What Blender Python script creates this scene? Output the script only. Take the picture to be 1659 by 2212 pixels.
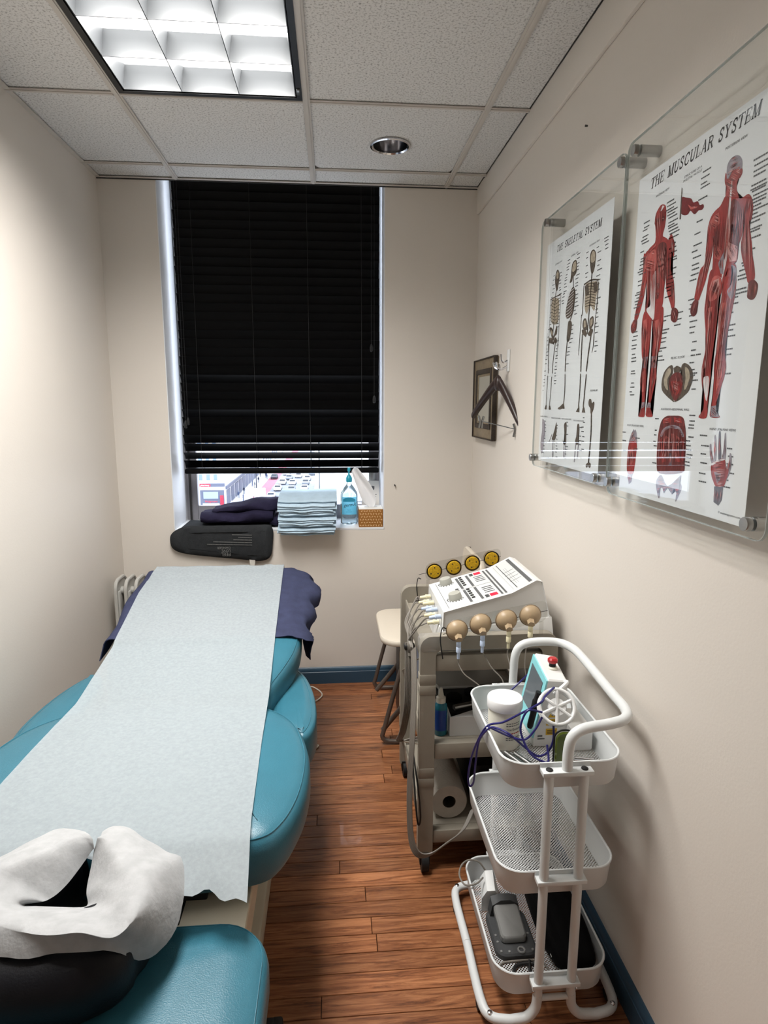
import bpy, bmesh, math, random
from mathutils import Vector, Matrix
random.seed(7)
for _o in list(bpy.data.objects): bpy.data.objects.remove(_o)
SC = bpy.context.scene; COL = SC.collection

# ---------------------------------------------------------------- camera
cam_d = bpy.data.cameras.new('camera'); cam = bpy.data.objects.new('camera', cam_d); COL.objects.link(cam)
cam_d.sensor_fit = 'HORIZONTAL'; cam_d.sensor_width = 36.0; cam_d.lens = 1345.52/1659*36; cam_d.clip_start = .02; cam_d.clip_end = 2000
R_ = Vector((.99668147, -.08135384, .00275615)); U_ = Vector((.01121596, .17078749, .98524405)); F_ = Vector((.0806241, .98194358, -.17113318))
cam.matrix_world = Matrix(((R_.x, U_.x, -F_.x, 0), (R_.y, U_.y, -F_.y, 0), (R_.z, U_.z, -F_.z, 1.431), (0, 0, 0, 1)))
SC.camera = cam
# ---------------------------------------------------------------- sky, exposure
SKY_STRENGTH = 5.0
TROFFER_WATTS = 78.0
wd = bpy.data.worlds.new('overcast_sky'); SC.world = wd; wd.use_nodes = True
bg = wd.node_tree.nodes['Background']; bg.inputs[0].default_value = (.80, .88, 1.0, 1); bg.inputs[1].default_value = SKY_STRENGTH
SC.view_settings.view_transform = 'Standard'; SC.view_settings.look = 'None'; SC.view_settings.gamma = 1.0
SC.view_settings.use_curve_mapping = False; SC.view_settings.exposure = 0.0

# ---------------------------------------------------------------- materials
def lin(c): c /= 255.0; return c/12.92 if c <= .04045 else ((c+.055)/1.055)**2.4
def rgb(r, g, b): return (lin(r), lin(g), lin(b), 1.0)
MATS = {}
def mat(name, col, rough=.5, metal=0.0, noise=0.0, nscale=40.0, bump=0.0, bscale=200.0, stretch=(1, 1, 1), trans=0.0, emit=0.0, coat=0.0, spec=.5, rand=0.0, alpha=1.0):
    m = bpy.data.materials.new(name); m.use_nodes = True; nt = m.node_tree; N = nt.nodes; L = nt.links
    b = N['Principled BSDF']; b.inputs['Base Color'].default_value = col; b.inputs['Roughness'].default_value = rough
    b.inputs['Metallic'].default_value = metal; b.inputs['Specular IOR Level'].default_value = spec
    b.inputs['Coat Weight'].default_value = coat; b.inputs['Alpha'].default_value = alpha
    if trans: b.inputs['Transmission Weight'].default_value = trans
    if emit: b.inputs['Emission Color'].default_value = col; b.inputs['Emission Strength'].default_value = emit
    vec = None
    if noise or bump:
        tc = N.new('ShaderNodeTexCoord'); mp = N.new('ShaderNodeMapping'); mp.inputs['Scale'].default_value = stretch
        L.new(tc.outputs['Object'], mp.inputs[0]); vec = mp.outputs[0]
    src = None
    if noise:
        t = N.new('ShaderNodeTexNoise'); t.inputs['Scale'].default_value = nscale; t.inputs['Detail'].default_value = 5; L.new(vec, t.inputs[0])
        hs = N.new('ShaderNodeHueSaturation'); hs.inputs['Color'].default_value = col
        mr = N.new('ShaderNodeMapRange'); mr.inputs[1].default_value = .3; mr.inputs[2].default_value = .7; mr.inputs[3].default_value = 1-noise; mr.inputs[4].default_value = 1+noise
        L.new(t.outputs[0], mr.inputs[0]); L.new(mr.outputs[0], hs.inputs['Value']); src = hs.outputs[0]
    if rand:
        oi = N.new('ShaderNodeObjectInfo'); mr2 = N.new('ShaderNodeMapRange'); mr2.inputs[3].default_value = 1-rand; mr2.inputs[4].default_value = 1+rand
        h2 = N.new('ShaderNodeHueSaturation'); h2.inputs['Color'].default_value = col
        if src: L.new(src, h2.inputs['Color'])
        L.new(oi.outputs['Random'], mr2.inputs[0]); L.new(mr2.outputs[0], h2.inputs['Value']); src = h2.outputs[0]
    if src: L.new(src, b.inputs['Base Color'])
    if bump:
        t2 = N.new('ShaderNodeTexNoise'); t2.inputs['Scale'].default_value = bscale; t2.inputs['Detail'].default_value = 3; L.new(vec, t2.inputs[0])
        bp = N.new('ShaderNodeBump'); bp.inputs['Strength'].default_value = bump; bp.inputs['Distance'].default_value = .002
        L.new(t2.outputs[0], bp.inputs['Height']); L.new(bp.outputs[0], b.inputs['Normal'])
    MATS[name] = m; return m
def clear_mat(name, tint=(1, 1, 1, 1), ior=1.45, rough=0.0, haze=0.0):
    """thin clear sheet: light passes straight, Fresnel reflection on top"""
    m = bpy.data.materials.new(name); m.use_nodes = True; nt = m.node_tree; N = nt.nodes; L = nt.links; N.remove(N['Principled BSDF'])
    tr = N.new('ShaderNodeBsdfTransparent'); tr.inputs[0].default_value = tint
    gl = N.new('ShaderNodeBsdfGlossy'); gl.inputs['Roughness'].default_value = rough
    lw = N.new('ShaderNodeLayerWeight'); lw.inputs[0].default_value = .5; f0 = ((ior-1)/(ior+1))**2   # Schlick reflectance
    pw = N.new('ShaderNodeMath'); pw.operation = 'POWER'; pw.inputs[1].default_value = 5.0; L.new(lw.outputs['Facing'], pw.inputs[0])
    fr = N.new('ShaderNodeMath'); fr.operation = 'MULTIPLY_ADD'; fr.inputs[1].default_value = 1-f0; fr.inputs[2].default_value = f0; L.new(pw.outputs[0], fr.inputs[0])
    mx = N.new('ShaderNodeMixShader'); L.new(fr.outputs[0], mx.inputs[0]); L.new(tr.outputs[0], mx.inputs[1]); L.new(gl.outputs[0], mx.inputs[2]); out = mx.outputs[0]
    if haze:
        df = N.new('ShaderNodeBsdfDiffuse'); df.inputs[0].default_value = tint; m2 = N.new('ShaderNodeMixShader'); m2.inputs[0].default_value = haze
        L.new(out, m2.inputs[1]); L.new(df.outputs[0], m2.inputs[2]); out = m2.outputs[0]
    L.new(out, N['Material Output'].inputs[0]); MATS[name] = m; return m
def sheet_mat(name, col, see=.2, transl=.3, bump=.3, bscale=300.0, noise=.06, nscale=60):
    """thin fibrous paper: diffuse, partly translucent, a little see-through"""
    m = bpy.data.materials.new(name); m.use_nodes = True; nt = m.node_tree; N = nt.nodes; L = nt.links; N.remove(N['Principled BSDF'])
    tc = N.new('ShaderNodeTexCoord'); t = N.new('ShaderNodeTexNoise'); t.inputs['Scale'].default_value = nscale; t.inputs['Detail'].default_value = 8; L.new(tc.outputs['Object'], t.inputs[0])
    mr = N.new('ShaderNodeMapRange'); mr.inputs[1].default_value = .3; mr.inputs[2].default_value = .7; mr.inputs[3].default_value = max(0, see-noise*2); mr.inputs[4].default_value = see+noise*2; L.new(t.outputs[0], mr.inputs[0])
    t2 = N.new('ShaderNodeTexNoise'); t2.inputs['Scale'].default_value = bscale; L.new(tc.outputs['Object'], t2.inputs[0])
    bp = N.new('ShaderNodeBump'); bp.inputs['Strength'].default_value = bump; bp.inputs['Distance'].default_value = .001; L.new(t2.outputs[0], bp.inputs['Height'])
    df = N.new('ShaderNodeBsdfDiffuse'); df.inputs[0].default_value = col; L.new(bp.outputs[0], df.inputs['Normal'])
    tl = N.new('ShaderNodeBsdfTranslucent'); tl.inputs[0].default_value = col
    m1 = N.new('ShaderNodeMixShader'); m1.inputs[0].default_value = transl; L.new(df.outputs[0], m1.inputs[1]); L.new(tl.outputs[0], m1.inputs[2])
    tr = N.new('ShaderNodeBsdfTransparent'); m2 = N.new('ShaderNodeMixShader'); L.new(mr.outputs[0], m2.inputs[0]); L.new(m1.outputs[0], m2.inputs[1]); L.new(tr.outputs[0], m2.inputs[2])
    L.new(m2.outputs[0], N['Material Output'].inputs[0]); MATS[name] = m; return m

mat('wall_paint', rgb(217, 210, 201), .55, bump=.12, bscale=160)
mat('jamb_white', rgb(226, 228, 232), .45, bump=.05)
mat('grid_white', rgb(196, 190, 182), .4)
mat('trim_dark', rgb(38, 36, 34), .6)
mat('base_blue', rgb(44, 72, 92), .4)
mat('black_metal', rgb(12, 12, 13), .4)
mat('blind_black', rgb(3, 3, 4), .55, spec=.12)
mat('cord_black', rgb(14, 14, 15), .6)
mat('chrome', rgb(215, 215, 218), .12, 1.0)
mat('steel', rgb(150, 150, 148), .32, 1.0)
mat('louver', rgb(66, 68, 70), .35, .0)
mat('troffer_white', rgb(240, 240, 240), .5)
mat('alu_frame', rgb(140, 138, 142), .45, .2)
mat('teal', rgb(52, 110, 128), .36, bump=.25, bscale=420, noise=.04, nscale=14, coat=.05)
mat('navy', rgb(58, 62, 86), .95, bump=.6, bscale=500, noise=.12, nscale=30, spec=.1)
mat('navy_dark', rgb(40, 37, 58), .95, bump=.9, bscale=380, noise=.15, nscale=30, spec=.1)
mat('pad_grey', rgb(48, 50, 52), .95, bump=.6, bscale=300, noise=.1, spec=.1)
mat('pad_print', rgb(120, 120, 118), .9)
mat('strap_white', rgb(208, 204, 196), .5)
mat('blue_cloth', rgb(172, 192, 206), .9, bump=.6, bscale=260, noise=.06, nscale=30, rand=.1, spec=.1)
mat('black_vinyl', rgb(13, 14, 20), .5, bump=.2, bscale=300, spec=.3)
mat('table_cream', rgb(196, 186, 164), .45, bump=.05)
mat('slot_dark', rgb(24, 22, 20), .8)
mat('cart_beige', rgb(146, 139, 126), .5, bump=.1, bscale=120, noise=.03)
mat('cart_white', rgb(214, 217, 217), .4)
mat('white_plastic', rgb(226, 227, 226), .35)
mat('device_white', rgb(222, 222, 220), .4)
mat('panel_print', rgb(205, 207, 206), .4)
mat('print_grey', rgb(86, 87, 88), .6)
mat('print_dark', rgb(38, 38, 38), .6)
mat('led_red', rgb(225, 20, 50), .4, emit=.8)
mat('knob_grey', rgb(168, 167, 158), .45)
mat('cup_beige', rgb(164, 142, 112), .42)
mat('cup_rim', rgb(128, 108, 82), .5)
mat('sponge', rgb(190, 150, 12), .9, noise=.3, nscale=160, bump=.8, bscale=240)
mat('conn_cream', rgb(218, 210, 176), .4)
mat('conn_blue', rgb(182, 196, 218), .35)
mat('cable_grey', rgb(122, 116, 108), .5)
mat('cable_dark', rgb(20, 19, 19), .5)
mat('cable_blue', rgb(34, 30, 104), .4)
mat('cable_white', rgb(214, 208, 196), .5)
mat('rubber', rgb(16, 16, 16), .7)
mat('chair_cream', rgb(222, 212, 196), .35)
mat('chair_tube', rgb(108, 98, 90), .35, .5)
mat('dark_wood', rgb(42, 27, 20), .5, noise=.25, nscale=8, stretch=(1, 1, .1))
mat('rad_enamel', rgb(176, 174, 168), .3)
mat('acr_metal', rgb(176, 176, 174), .3, 1.0)
mat('bronze_frame', rgb(142, 127, 104), .42, .45, noise=.15, nscale=60)
mat('bronze_dark', rgb(52, 42, 34), .55, .2, noise=.35, nscale=220, bump=.8, bscale=260)
mat('mirror', rgb(214, 220, 216), .03, 1.0)
mat('walnut', rgb(44, 30, 27), .35, noise=.15, nscale=14, stretch=(1, .2, .2))
mat('poster_paper', rgb(226, 227, 230), .5)
mat('ink_black', rgb(30, 28, 30), .6); mat('ink_grey', rgb(82, 82, 84), .6)
mat('m_red', rgb(150, 46, 44), .6, noise=.3, nscale=120, stretch=(1, 1, .25)); mat('m_light', rgb(190, 92, 86), .6, noise=.25, nscale=160, stretch=(1, 1, .2))
mat('m_dark', rgb(104, 40, 38), .6, noise=.4, nscale=150, stretch=(1, 1, .3)); mat('m_deep', rgb(112, 14, 22), .6, noise=.2, nscale=100)
mat('m_white', rgb(220, 214, 216), .6, noise=.08, nscale=120); mat('m_grey', rgb(148, 140, 150), .6, noise=.2, nscale=140)
mat('m_slate', rgb(92, 88, 98), .6, noise=.3, nscale=160); mat('m_pink', rgb(206, 150, 146), .6, noise=.2, nscale=120)
mat('m_bone', rgb(86, 74, 64), .6, noise=.4, nscale=160); mat('m_tan', rgb(168, 154, 136), .6, noise=.25, nscale=120)
mat('gold_print', rgb(206, 168, 122), .7)
mat('box_brown', rgb(150, 98, 36), .7)
mat('box_white', rgb(226, 222, 214), .7)
mat('tissue', rgb(230, 230, 232), .9, bump=.2, bscale=80)
mat('teal_plastic', rgb(34, 150, 170), .35)
sheet_mat('label_blue', rgb(128, 214, 238), .08, .55, .1, 100, .0); mat('label_deep', rgb(38, 140, 172), .5)
mat('gel_clear', rgb(222, 244, 252), .06, trans=.92)
mat('gel_teal', rgb(40, 128, 150), .15, trans=.35); mat('bottle_blue', rgb(20, 62, 140), .4)
mat('carton_white', rgb(206, 206, 204), .6)
mat('folder_grey', rgb(120, 124, 138), .6); mat('binder_black', rgb(11, 11, 12), .5, spec=.3)
mat('clip_grey', rgb(150, 148, 142), .5)
mat('towel_paper', rgb(196, 190, 180), .95, bump=.8, bscale=180, noise=.04)
mat('core_dark', rgb(60, 50, 40), .9)
mat('jar_cream', rgb(224, 220, 206), .35); mat('jar_lid', rgb(240, 240, 240), .3)
mat('laser_teal', rgb(136, 206, 212), .35); mat('screen', rgb(96, 104, 110), .12)
mat('red_button', rgb(176, 26, 32), .3); mat('yellow_label', rgb(214, 172, 38), .5)
mat('goggle_green', rgb(82, 96, 18), .15, trans=.35); mat('pedal_grey', rgb(120, 120, 118), .45); mat('pedal_dark', rgb(58, 59, 60), .55, bump=.1)
mat('bag_black', rgb(5, 5, 6), .8, bump=.3, bscale=90, spec=.12)
mat('asphalt', rgb(150, 156, 170), .9, noise=.1, nscale=.6); mat('sidewalk', rgb(196, 198, 204), .9, noise=.06, nscale=.5); mat('bus_lane', rgb(198, 120, 136), .9, noise=.08, nscale=.6)
mat('facade_white', rgb(238, 236, 234), .8); mat('facade_cream', rgb(228, 222, 216), .8); mat('shop_dark', rgb(92, 98, 116), .6); mat('shop_red', rgb(214, 40, 62), .5); mat('win_blue', rgb(120, 140, 164), .2); mat('shop_glass', rgb(150, 164, 184), .2)
mat('car_white', rgb(232, 234, 236), .3); mat('car_grey', rgb(150, 158, 166), .3); mat('car_dark', rgb(52, 58, 72), .3); mat('car_glass', rgb(40, 50, 62), .1); mat('cloth_dark', rgb(44, 50, 70), .9); mat('cloth_blue', rgb(80, 96, 130), .9)
clear_mat('window_glass', (1, 1, 1, 1), 1.45); clear_mat('acrylic', (.975, .985, .98, 1), 1.5); clear_mat('acrylic_edge', (.72, .76, .75, 1), 1.5, .1, .35); clear_mat('clear_plate', (.93, .93, .92, 1), 1.5); clear_mat('tape_clear', (.95, .95, .95, 1), 1.5, .15, .08)
sheet_mat('table_paper', rgb(184, 192, 196), .40, .15, .35, 260, .025, 110); sheet_mat('face_paper', rgb(190, 191, 192), .10, .12, .9, 120, .05, 32)

def tile_mat():
    m = mat('ceiling_tile', rgb(206, 205, 202), .9); nt = m.node_tree; N = nt.nodes; L = nt.links
    tc = N.new('ShaderNodeTexCoord'); t = N.new('ShaderNodeTexNoise'); t.inputs['Scale'].default_value = 150; t.inputs['Detail'].default_value = 6; t.inputs['Roughness'].default_value = .65; L.new(tc.outputs['Object'], t.inputs[0])
    cr = N.new('ShaderNodeValToRGB'); e = cr.color_ramp.elements; e[0].position = .30; e[0].color = rgb(126, 124, 120); e[1].position = .50; e[1].color = rgb(216, 215, 212); L.new(t.outputs[0], cr.inputs[0])
    L.new(cr.outputs[0], N['Principled BSDF'].inputs['Base Color'])
    bp = N.new('ShaderNodeBump'); bp.inputs['Strength'].default_value = .5; bp.inputs['Distance'].default_value = .002; L.new(t.outputs[0], bp.inputs['Height']); L.new(bp.outputs[0], N['Principled BSDF'].inputs['Normal'])
tile_mat()
def wood_mat():
    m = mat('oak_floor', rgb(150, 88, 52), .32, coat=.15); nt = m.node_tree; N = nt.nodes; L = nt.links; b = N['Principled BSDF']
    tc = N.new('ShaderNodeTexCoord'); oi = N.new('ShaderNodeObjectInfo')
    ad = N.new('ShaderNodeVectorMath'); ad.operation = 'ADD'; sc = N.new('ShaderNodeVectorMath'); sc.operation = 'SCALE'; sc.inputs['Scale'].default_value = 37.0
    cb = N.new('ShaderNodeCombineXYZ')
    for i in range(3): L.new(oi.outputs['Random'], cb.inputs[i])
    L.new(cb.outputs[0], sc.inputs[0]); L.new(tc.outputs['Object'], ad.inputs[0]); L.new(sc.outputs[0], ad.inputs[1])
    mp = N.new('ShaderNodeMapping'); mp.inputs['Scale'].default_value = (3.0, 42.0, 10.0); L.new(ad.outputs[0], mp.inputs[0])
    t = N.new('ShaderNodeTexNoise'); t.inputs['Scale'].default_value = 1.6; t.inputs['Detail'].default_value = 9; t.inputs['Roughness'].default_value = .7; t.inputs['Distortion'].default_value = 1.4; L.new(mp.outputs[0], t.inputs[0])
    cr = N.new('ShaderNodeValToRGB'); e = cr.color_ramp.elements; e[0].position = .32; e[0].color = rgb(86, 48, 28); e[1].position = .66; e[1].color = rgb(188, 128, 86)
    e2 = cr.color_ramp.elements.new(.47); e2.color = rgb(146, 91, 57); L.new(t.outputs[0], cr.inputs[0])
    hs = N.new('ShaderNodeHueSaturation'); mr = N.new('ShaderNodeMapRange'); mr.inputs[3].default_value = .62; mr.inputs[4].default_value = 1.04; L.new(oi.outputs['Random'], mr.inputs[0]); L.new(mr.outputs[0], hs.inputs['Value']); L.new(cr.outputs[0], hs.inputs['Color'])
    L.new(hs.outputs[0], b.inputs['Base Color'])
    bp = N.new('ShaderNodeBump'); bp.inputs['Strength'].default_value = .12; bp.inputs['Distance'].default_value = .001; L.new(t.outputs[0], bp.inputs['Height']); L.new(bp.outputs[0], b.inputs['Normal'])
wood_mat()
def mesh_mat(name, col, dens, fill):
    """perforated sheet metal: regular round holes"""
    m = bpy.data.materials.new(name); m.use_nodes = True; nt = m.node_tree; N = nt.nodes; L = nt.links; b = N['Principled BSDF']; b.inputs['Base Color'].default_value = col; b.inputs['Roughness'].default_value = .45
    tc = N.new('ShaderNodeTexCoord'); sp = N.new('ShaderNodeSeparateXYZ'); L.new(tc.outputs['Object'], sp.inputs[0])
    def math_(op, a, bb=None):
        n = N.new('ShaderNodeMath'); n.operation = op
        for i, v in enumerate((a, bb)):
            if v is None: continue
            if isinstance(v, (int, float)): n.inputs[i].default_value = v
            else: L.new(v, n.inputs[i])
        return n.outputs[0]
    u = math_('MULTIPLY', sp.outputs[0], dens); v = math_('MULTIPLY', sp.outputs[1], dens)
    s = math_('SINE', math_('ADD', u, v)); t = math_('SINE', math_('SUBTRACT', u, v))
    h = math_('GREATER_THAN', math_('MULTIPLY', math_('ADD', s, 1.0), math_('ADD', t, 1.0)), fill)
    tr = N.new('ShaderNodeBsdfTransparent'); mx = N.new('ShaderNodeMixShader'); L.new(h, mx.inputs[0]); L.new(b.outputs[0], mx.inputs[1]); L.new(tr.outputs[0], mx.inputs[2]); L.new(mx.outputs[0], N['Material Output'].inputs[0]); MATS[name] = m
mesh_mat('mesh_floor', rgb(206, 208, 208), 820.0, .45)

# ---------------------------------------------------------------- mesh helpers
def V(*a): return Vector(a)
def catmull(P, n=6, closed=False):
    P = [Vector(p) for p in P]; out = []; m = len(P)
    rng = range(m) if closed else range(m-1)
    for i in rng:
        p1, p2 = P[i], P[(i+1) % m]
        p0 = P[(i-1) % m] if closed or i > 0 else p1*2-p2
        p3 = P[(i+2) % m] if closed or i+2 < m else p2*2-p1
        for k in range(n):
            t = k/n; out.append(.5*((2*p1)+(-p0+p2)*t+(2*p0-5*p1+4*p2-p3)*t*t+(-p0+3*p1-3*p2+p3)*t*t*t))
    if not closed: out.append(P[-1])
    return out
class MB:
    def __init__(s): s.bm = bmesh.new()
    def box(s, c, d, bev=0.0, rot=None, seg=2):
        r = bmesh.ops.create_cube(s.bm, size=1.0); vs = r['verts']
        M = Matrix.Translation(Vector(c)) @ ((rot.to_4x4() if rot is not None else Matrix.Identity(4)))
        for v in vs: v.co = Vector((v.co.x*d[0], v.co.y*d[1], v.co.z*d[2]))
        if bev > 0:
            es = list({e for v in vs for e in v.link_edges})
            rr = bmesh.ops.bevel(s.bm, geom=es, offset=bev, segments=seg, profile=.5, affect='EDGES')
            vs = list({v for f in rr['faces'] for v in f.verts} | {v for v in vs if v.is_valid})
        for v in vs: v.co = M @ v.co
        return s
    def bx(s, x0, x1, y0, y1, z0, z1, bev=0.0): return s.box(((x0+x1)/2, (y0+y1)/2, (z0+z1)/2), (x1-x0, y1-y0, z1-z0), bev)
    def ring(s, c, u, v, r, seg, ry=None):
        ry = r if ry is None else ry
        return [s.bm.verts.new(c+u*(r*math.cos(2*math.pi*k/seg))+v*(ry*math.sin(2*math.pi*k/seg))) for k in range(seg)]
    def skin(s, A, B):
        n = len(A)
        for k in range(n): s.bm.faces.new((A[k], A[(k+1) % n], B[(k+1) % n], B[k]))
    def cap(s, A, rev=False):
        s.bm.faces.new(list(reversed(A)) if rev else A)
    def cyl(s, p0, p1, r0, r1=None, seg=16, caps=True):
        p0, p1 = Vector(p0), Vector(p1); r1 = r0 if r1 is None else r1; w = (p1-p0).normalized()
        u = w.orthogonal().normalized(); v = w.cross(u); A = s.ring(p0, u, v, r0, seg); B = s.ring(p1, u, v, r1, seg); s.skin(A, B)
        if caps: s.cap(A, True); s.cap(B)
        return s
    def tube(s, P, r, seg=8, closed=False, sm=0, ry=None, up=None):
        if sm: P = catmull(P, sm, closed)
        P = [Vector(p) for p in P]; n = len(P); rings = []; u = None
        for i in range(n):
            a = P[i-1] if (i > 0 or closed) else P[i]; b = P[(i+1) % n] if (i < n-1 or closed) else P[i]
            w = (b-a).normalized()
            if up is not None: u = Vector(up)-w*w.dot(Vector(up)); u = u.normalized() if u.length > 1e-4 else w.orthogonal().normalized()
            elif u is None: u = w.orthogonal().normalized()
            else: u = (u-w*u.dot(w)); u = u.normalized() if u.length > 1e-5 else w.orthogonal().normalized()
            v = w.cross(u); rings.append(s.ring(P[i], u, v, r, seg, ry))
        for i in range(n-1): s.skin(rings[i], rings[i+1])
        if closed: s.skin(rings[-1], rings[0])
        else: s.cap(rings[0], True); s.cap(rings[-1])
        return s
    def lathe(s, prof, c=(0, 0, 0), axis=(0, 0, 1), seg=24, capb=True, capt=True, sq=None):
        c = Vector(c); w = Vector(axis).normalized(); u = (Vector((1, 0, 0)) if abs(w.x) < .9 else Vector((0, 1, 0))); u = (u-w*u.dot(w)).normalized(); v = w.cross(u); prev = None; first = None
        for r, h in prof:
            R = s.ring(c+w*h, u, v, max(r, 1e-5)*(sq[0] if sq else 1), seg, max(r, 1e-5)*(sq[1] if sq else 1))
            if prev: s.skin(prev, R)
            else: first = R
            prev = R
        if capb: s.cap(first, True)
        if capt: s.cap(prev)
        return s
    def loft(s, rings, capa=True, capb=True):
        prev = None; first = None
        for r in rings:
            R = [s.bm.verts.new(Vector(p)) for p in r]
            if prev: s.skin(prev, R)
            else: first = R
            prev = R
        if capa: s.cap(first, True)
        if capb: s.cap(prev)
        return s
    def prism(s, pts, f0, f1):
        """closed outline pts (2D) mapped by f0/f1 into two 3D rings"""
        return s.loft([[f0(*p) for p in pts], [f1(*p) for p in pts]])
    def grid(s, fn, nu, nv):
        g = [[s.bm.verts.new(Vector(fn(i/nu, j/nv))) for j in range(nv+1)] for i in range(nu+1)]
        for i in range(nu):
            for j in range(nv): s.bm.faces.new((g[i][j], g[i+1][j], g[i+1][j+1], g[i][j+1]))
        return s
    def shell(s, fn, nu, nv, th):
        """sheet with real thickness: fn(u,v) upper face, moved by -th along the normal below"""
        def nrm(u, v):
            e = 1e-3; a = Vector(fn(min(u+e, 1), v))-Vector(fn(max(u-e, 0), v)); b = Vector(fn(u, min(v+e, 1)))-Vector(fn(u, max(v-e, 0)))
            n = a.cross(b); return n.normalized() if n.length > 1e-12 else Vector((0, 0, 1))
        A = [[Vector(fn(i/nu, j/nv)) for j in range(nv+1)] for i in range(nu+1)]
        B = [[A[i][j]-nrm(i/nu, j/nv)*th for j in range(nv+1)] for i in range(nu+1)]
        a = [[s.bm.verts.new(p) for p in r] for r in A]; b = [[s.bm.verts.new(p) for p in r] for r in B]
        for i in range(nu):
            for j in range(nv):
                s.bm.faces.new((a[i][j], a[i+1][j], a[i+1][j+1], a[i][j+1])); s.bm.faces.new((b[i][j+1], b[i+1][j+1], b[i+1][j], b[i][j]))
        for i in range(nu):
            s.bm.faces.new((a[i+1][0], a[i][0], b[i][0], b[i+1][0])); s.bm.faces.new((a[i][nv], a[i+1][nv], b[i+1][nv], b[i][nv]))
        for j in range(nv):
            s.bm.faces.new((a[0][j], a[0][j+1], b[0][j+1], b[0][j])); s.bm.faces.new((a[nu][j+1], a[nu][j], b[nu][j], b[nu][j+1]))
        return s
    def poly(s, pts):
        try:
            f = s.bm.faces.new([s.bm.verts.new(Vector(p)) for p in pts]); bmesh.ops.triangulate(s.bm, faces=[f])
        except ValueError: pass
        return s
    def xf(s, M): s.bm.transform(M); return s
    def mesh(s, name, m, ang=40):
        bmesh.ops.recalc_face_normals(s.bm, faces=s.bm.faces) if True else None
        me = bpy.data.meshes.new(name); s.bm.to_mesh(me); s.bm.free()
        me.polygons.foreach_set('use_smooth', [True]*len(me.polygons)); me.set_sharp_from_angle(angle=math.radians(ang))
        for mm in (m if isinstance(m, (list, tuple)) else [m]): me.materials.append(MATS[mm])
        return me
def world_loc(o):
    l = Vector((0, 0, 0))
    while o is not None: l += o.location; o = o.parent
    return l
def obj(name, mb, m, parent=None, label=None, cat=None, group=None, kind=None, ang=40):
    me = mb if isinstance(mb, bpy.types.Mesh) else mb.mesh(name, m, ang)
    o = bpy.data.objects.new(name, me); COL.objects.link(o)
    if parent is not None: o.parent = parent; o.location = -world_loc(parent)
    tag(o, label, cat, group, kind); return o
def tag(o, label=None, cat=None, group=None, kind=None):
    if label: o['label'] = label
    if cat: o['category'] = cat
    if group: o['group'] = group
    if kind: o['kind'] = kind
    return o
def thing(name, loc, label, cat, group=None):
    o = bpy.data.objects.new(name, None); COL.objects.link(o); o.location = loc; o.empty_display_size = .05
    return tag(o, label, cat, group)
def inst(name, me, loc, parent, rot=None):
    """piece sharing a mesh that is centred on its own origin"""
    o = bpy.data.objects.new(name, me); COL.objects.link(o)
    if parent is not None: o.parent = parent; o.location = Vector(loc)-world_loc(parent)
    else: o.location = loc
    if rot is not None: o.rotation_euler = rot
    return o
def dup(root, loc, label=None, rotz=0.0):
    r = root.copy(); COL.objects.link(r); r.location = loc; r.rotation_euler = (0, 0, rotz)
    if label: r['label'] = label
    for ch in root.children:
        c = ch.copy(); COL.objects.link(c); c.parent = r
        for g in ch.children: d = g.copy(); COL.objects.link(d); d.parent = c
    return r
def text_mesh(name, body, m, fn, size=1.0, shear=0.0, parent=None, depth=0.0, align='LEFT'):
    """lettering as flat mesh; fn maps (x,y) of the text plane to 3D"""
    cu = bpy.data.curves.new(name, 'FONT'); cu.body = body; cu.size = size; cu.shear = shear; cu.align_x = align; cu.resolution_u = 2
    t = bpy.data.objects.new('tmp_text', cu); COL.objects.link(t); dg = bpy.context.evaluated_depsgraph_get(); dg.update()
    me = bpy.data.meshes.new_from_object(t.evaluated_get(dg)); bpy.data.objects.remove(t); bpy.data.curves.remove(cu)
    for v in me.vertices: v.co = Vector(fn(v.co.x, v.co.y))
    me.name = name; me.materials.clear(); me.materials.append(MATS[m])
    o = bpy.data.objects.new(name, me); COL.objects.link(o)
    if parent is not None: o.parent = parent; o.location = -world_loc(parent)
    return o
def rrect(x0, x1, y0, y1, r, n=6):
    P = []
    for cx, cy, a in ((x1-r, y1-r, 0), (x0+r, y1-r, 90), (x0+r, y0+r, 180), (x1-r, y0+r, 270)):
        for k in range(n+1): t = math.radians(a+90*k/n); P.append((cx+r*math.cos(t), cy+r*math.sin(t)))
    return P
def inset(P, d):
    n = len(P); out = []
    for i in range(n):
        a, b, c = Vector(P[i-1]), Vector(P[i]), Vector(P[(i+1) % n]); t = (c-a); t = t.normalized() if t.length > 1e-9 else Vector((1, 0)); nn = Vector((-t.y, t.x)); out.append(b+nn*d)
    return out
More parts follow.
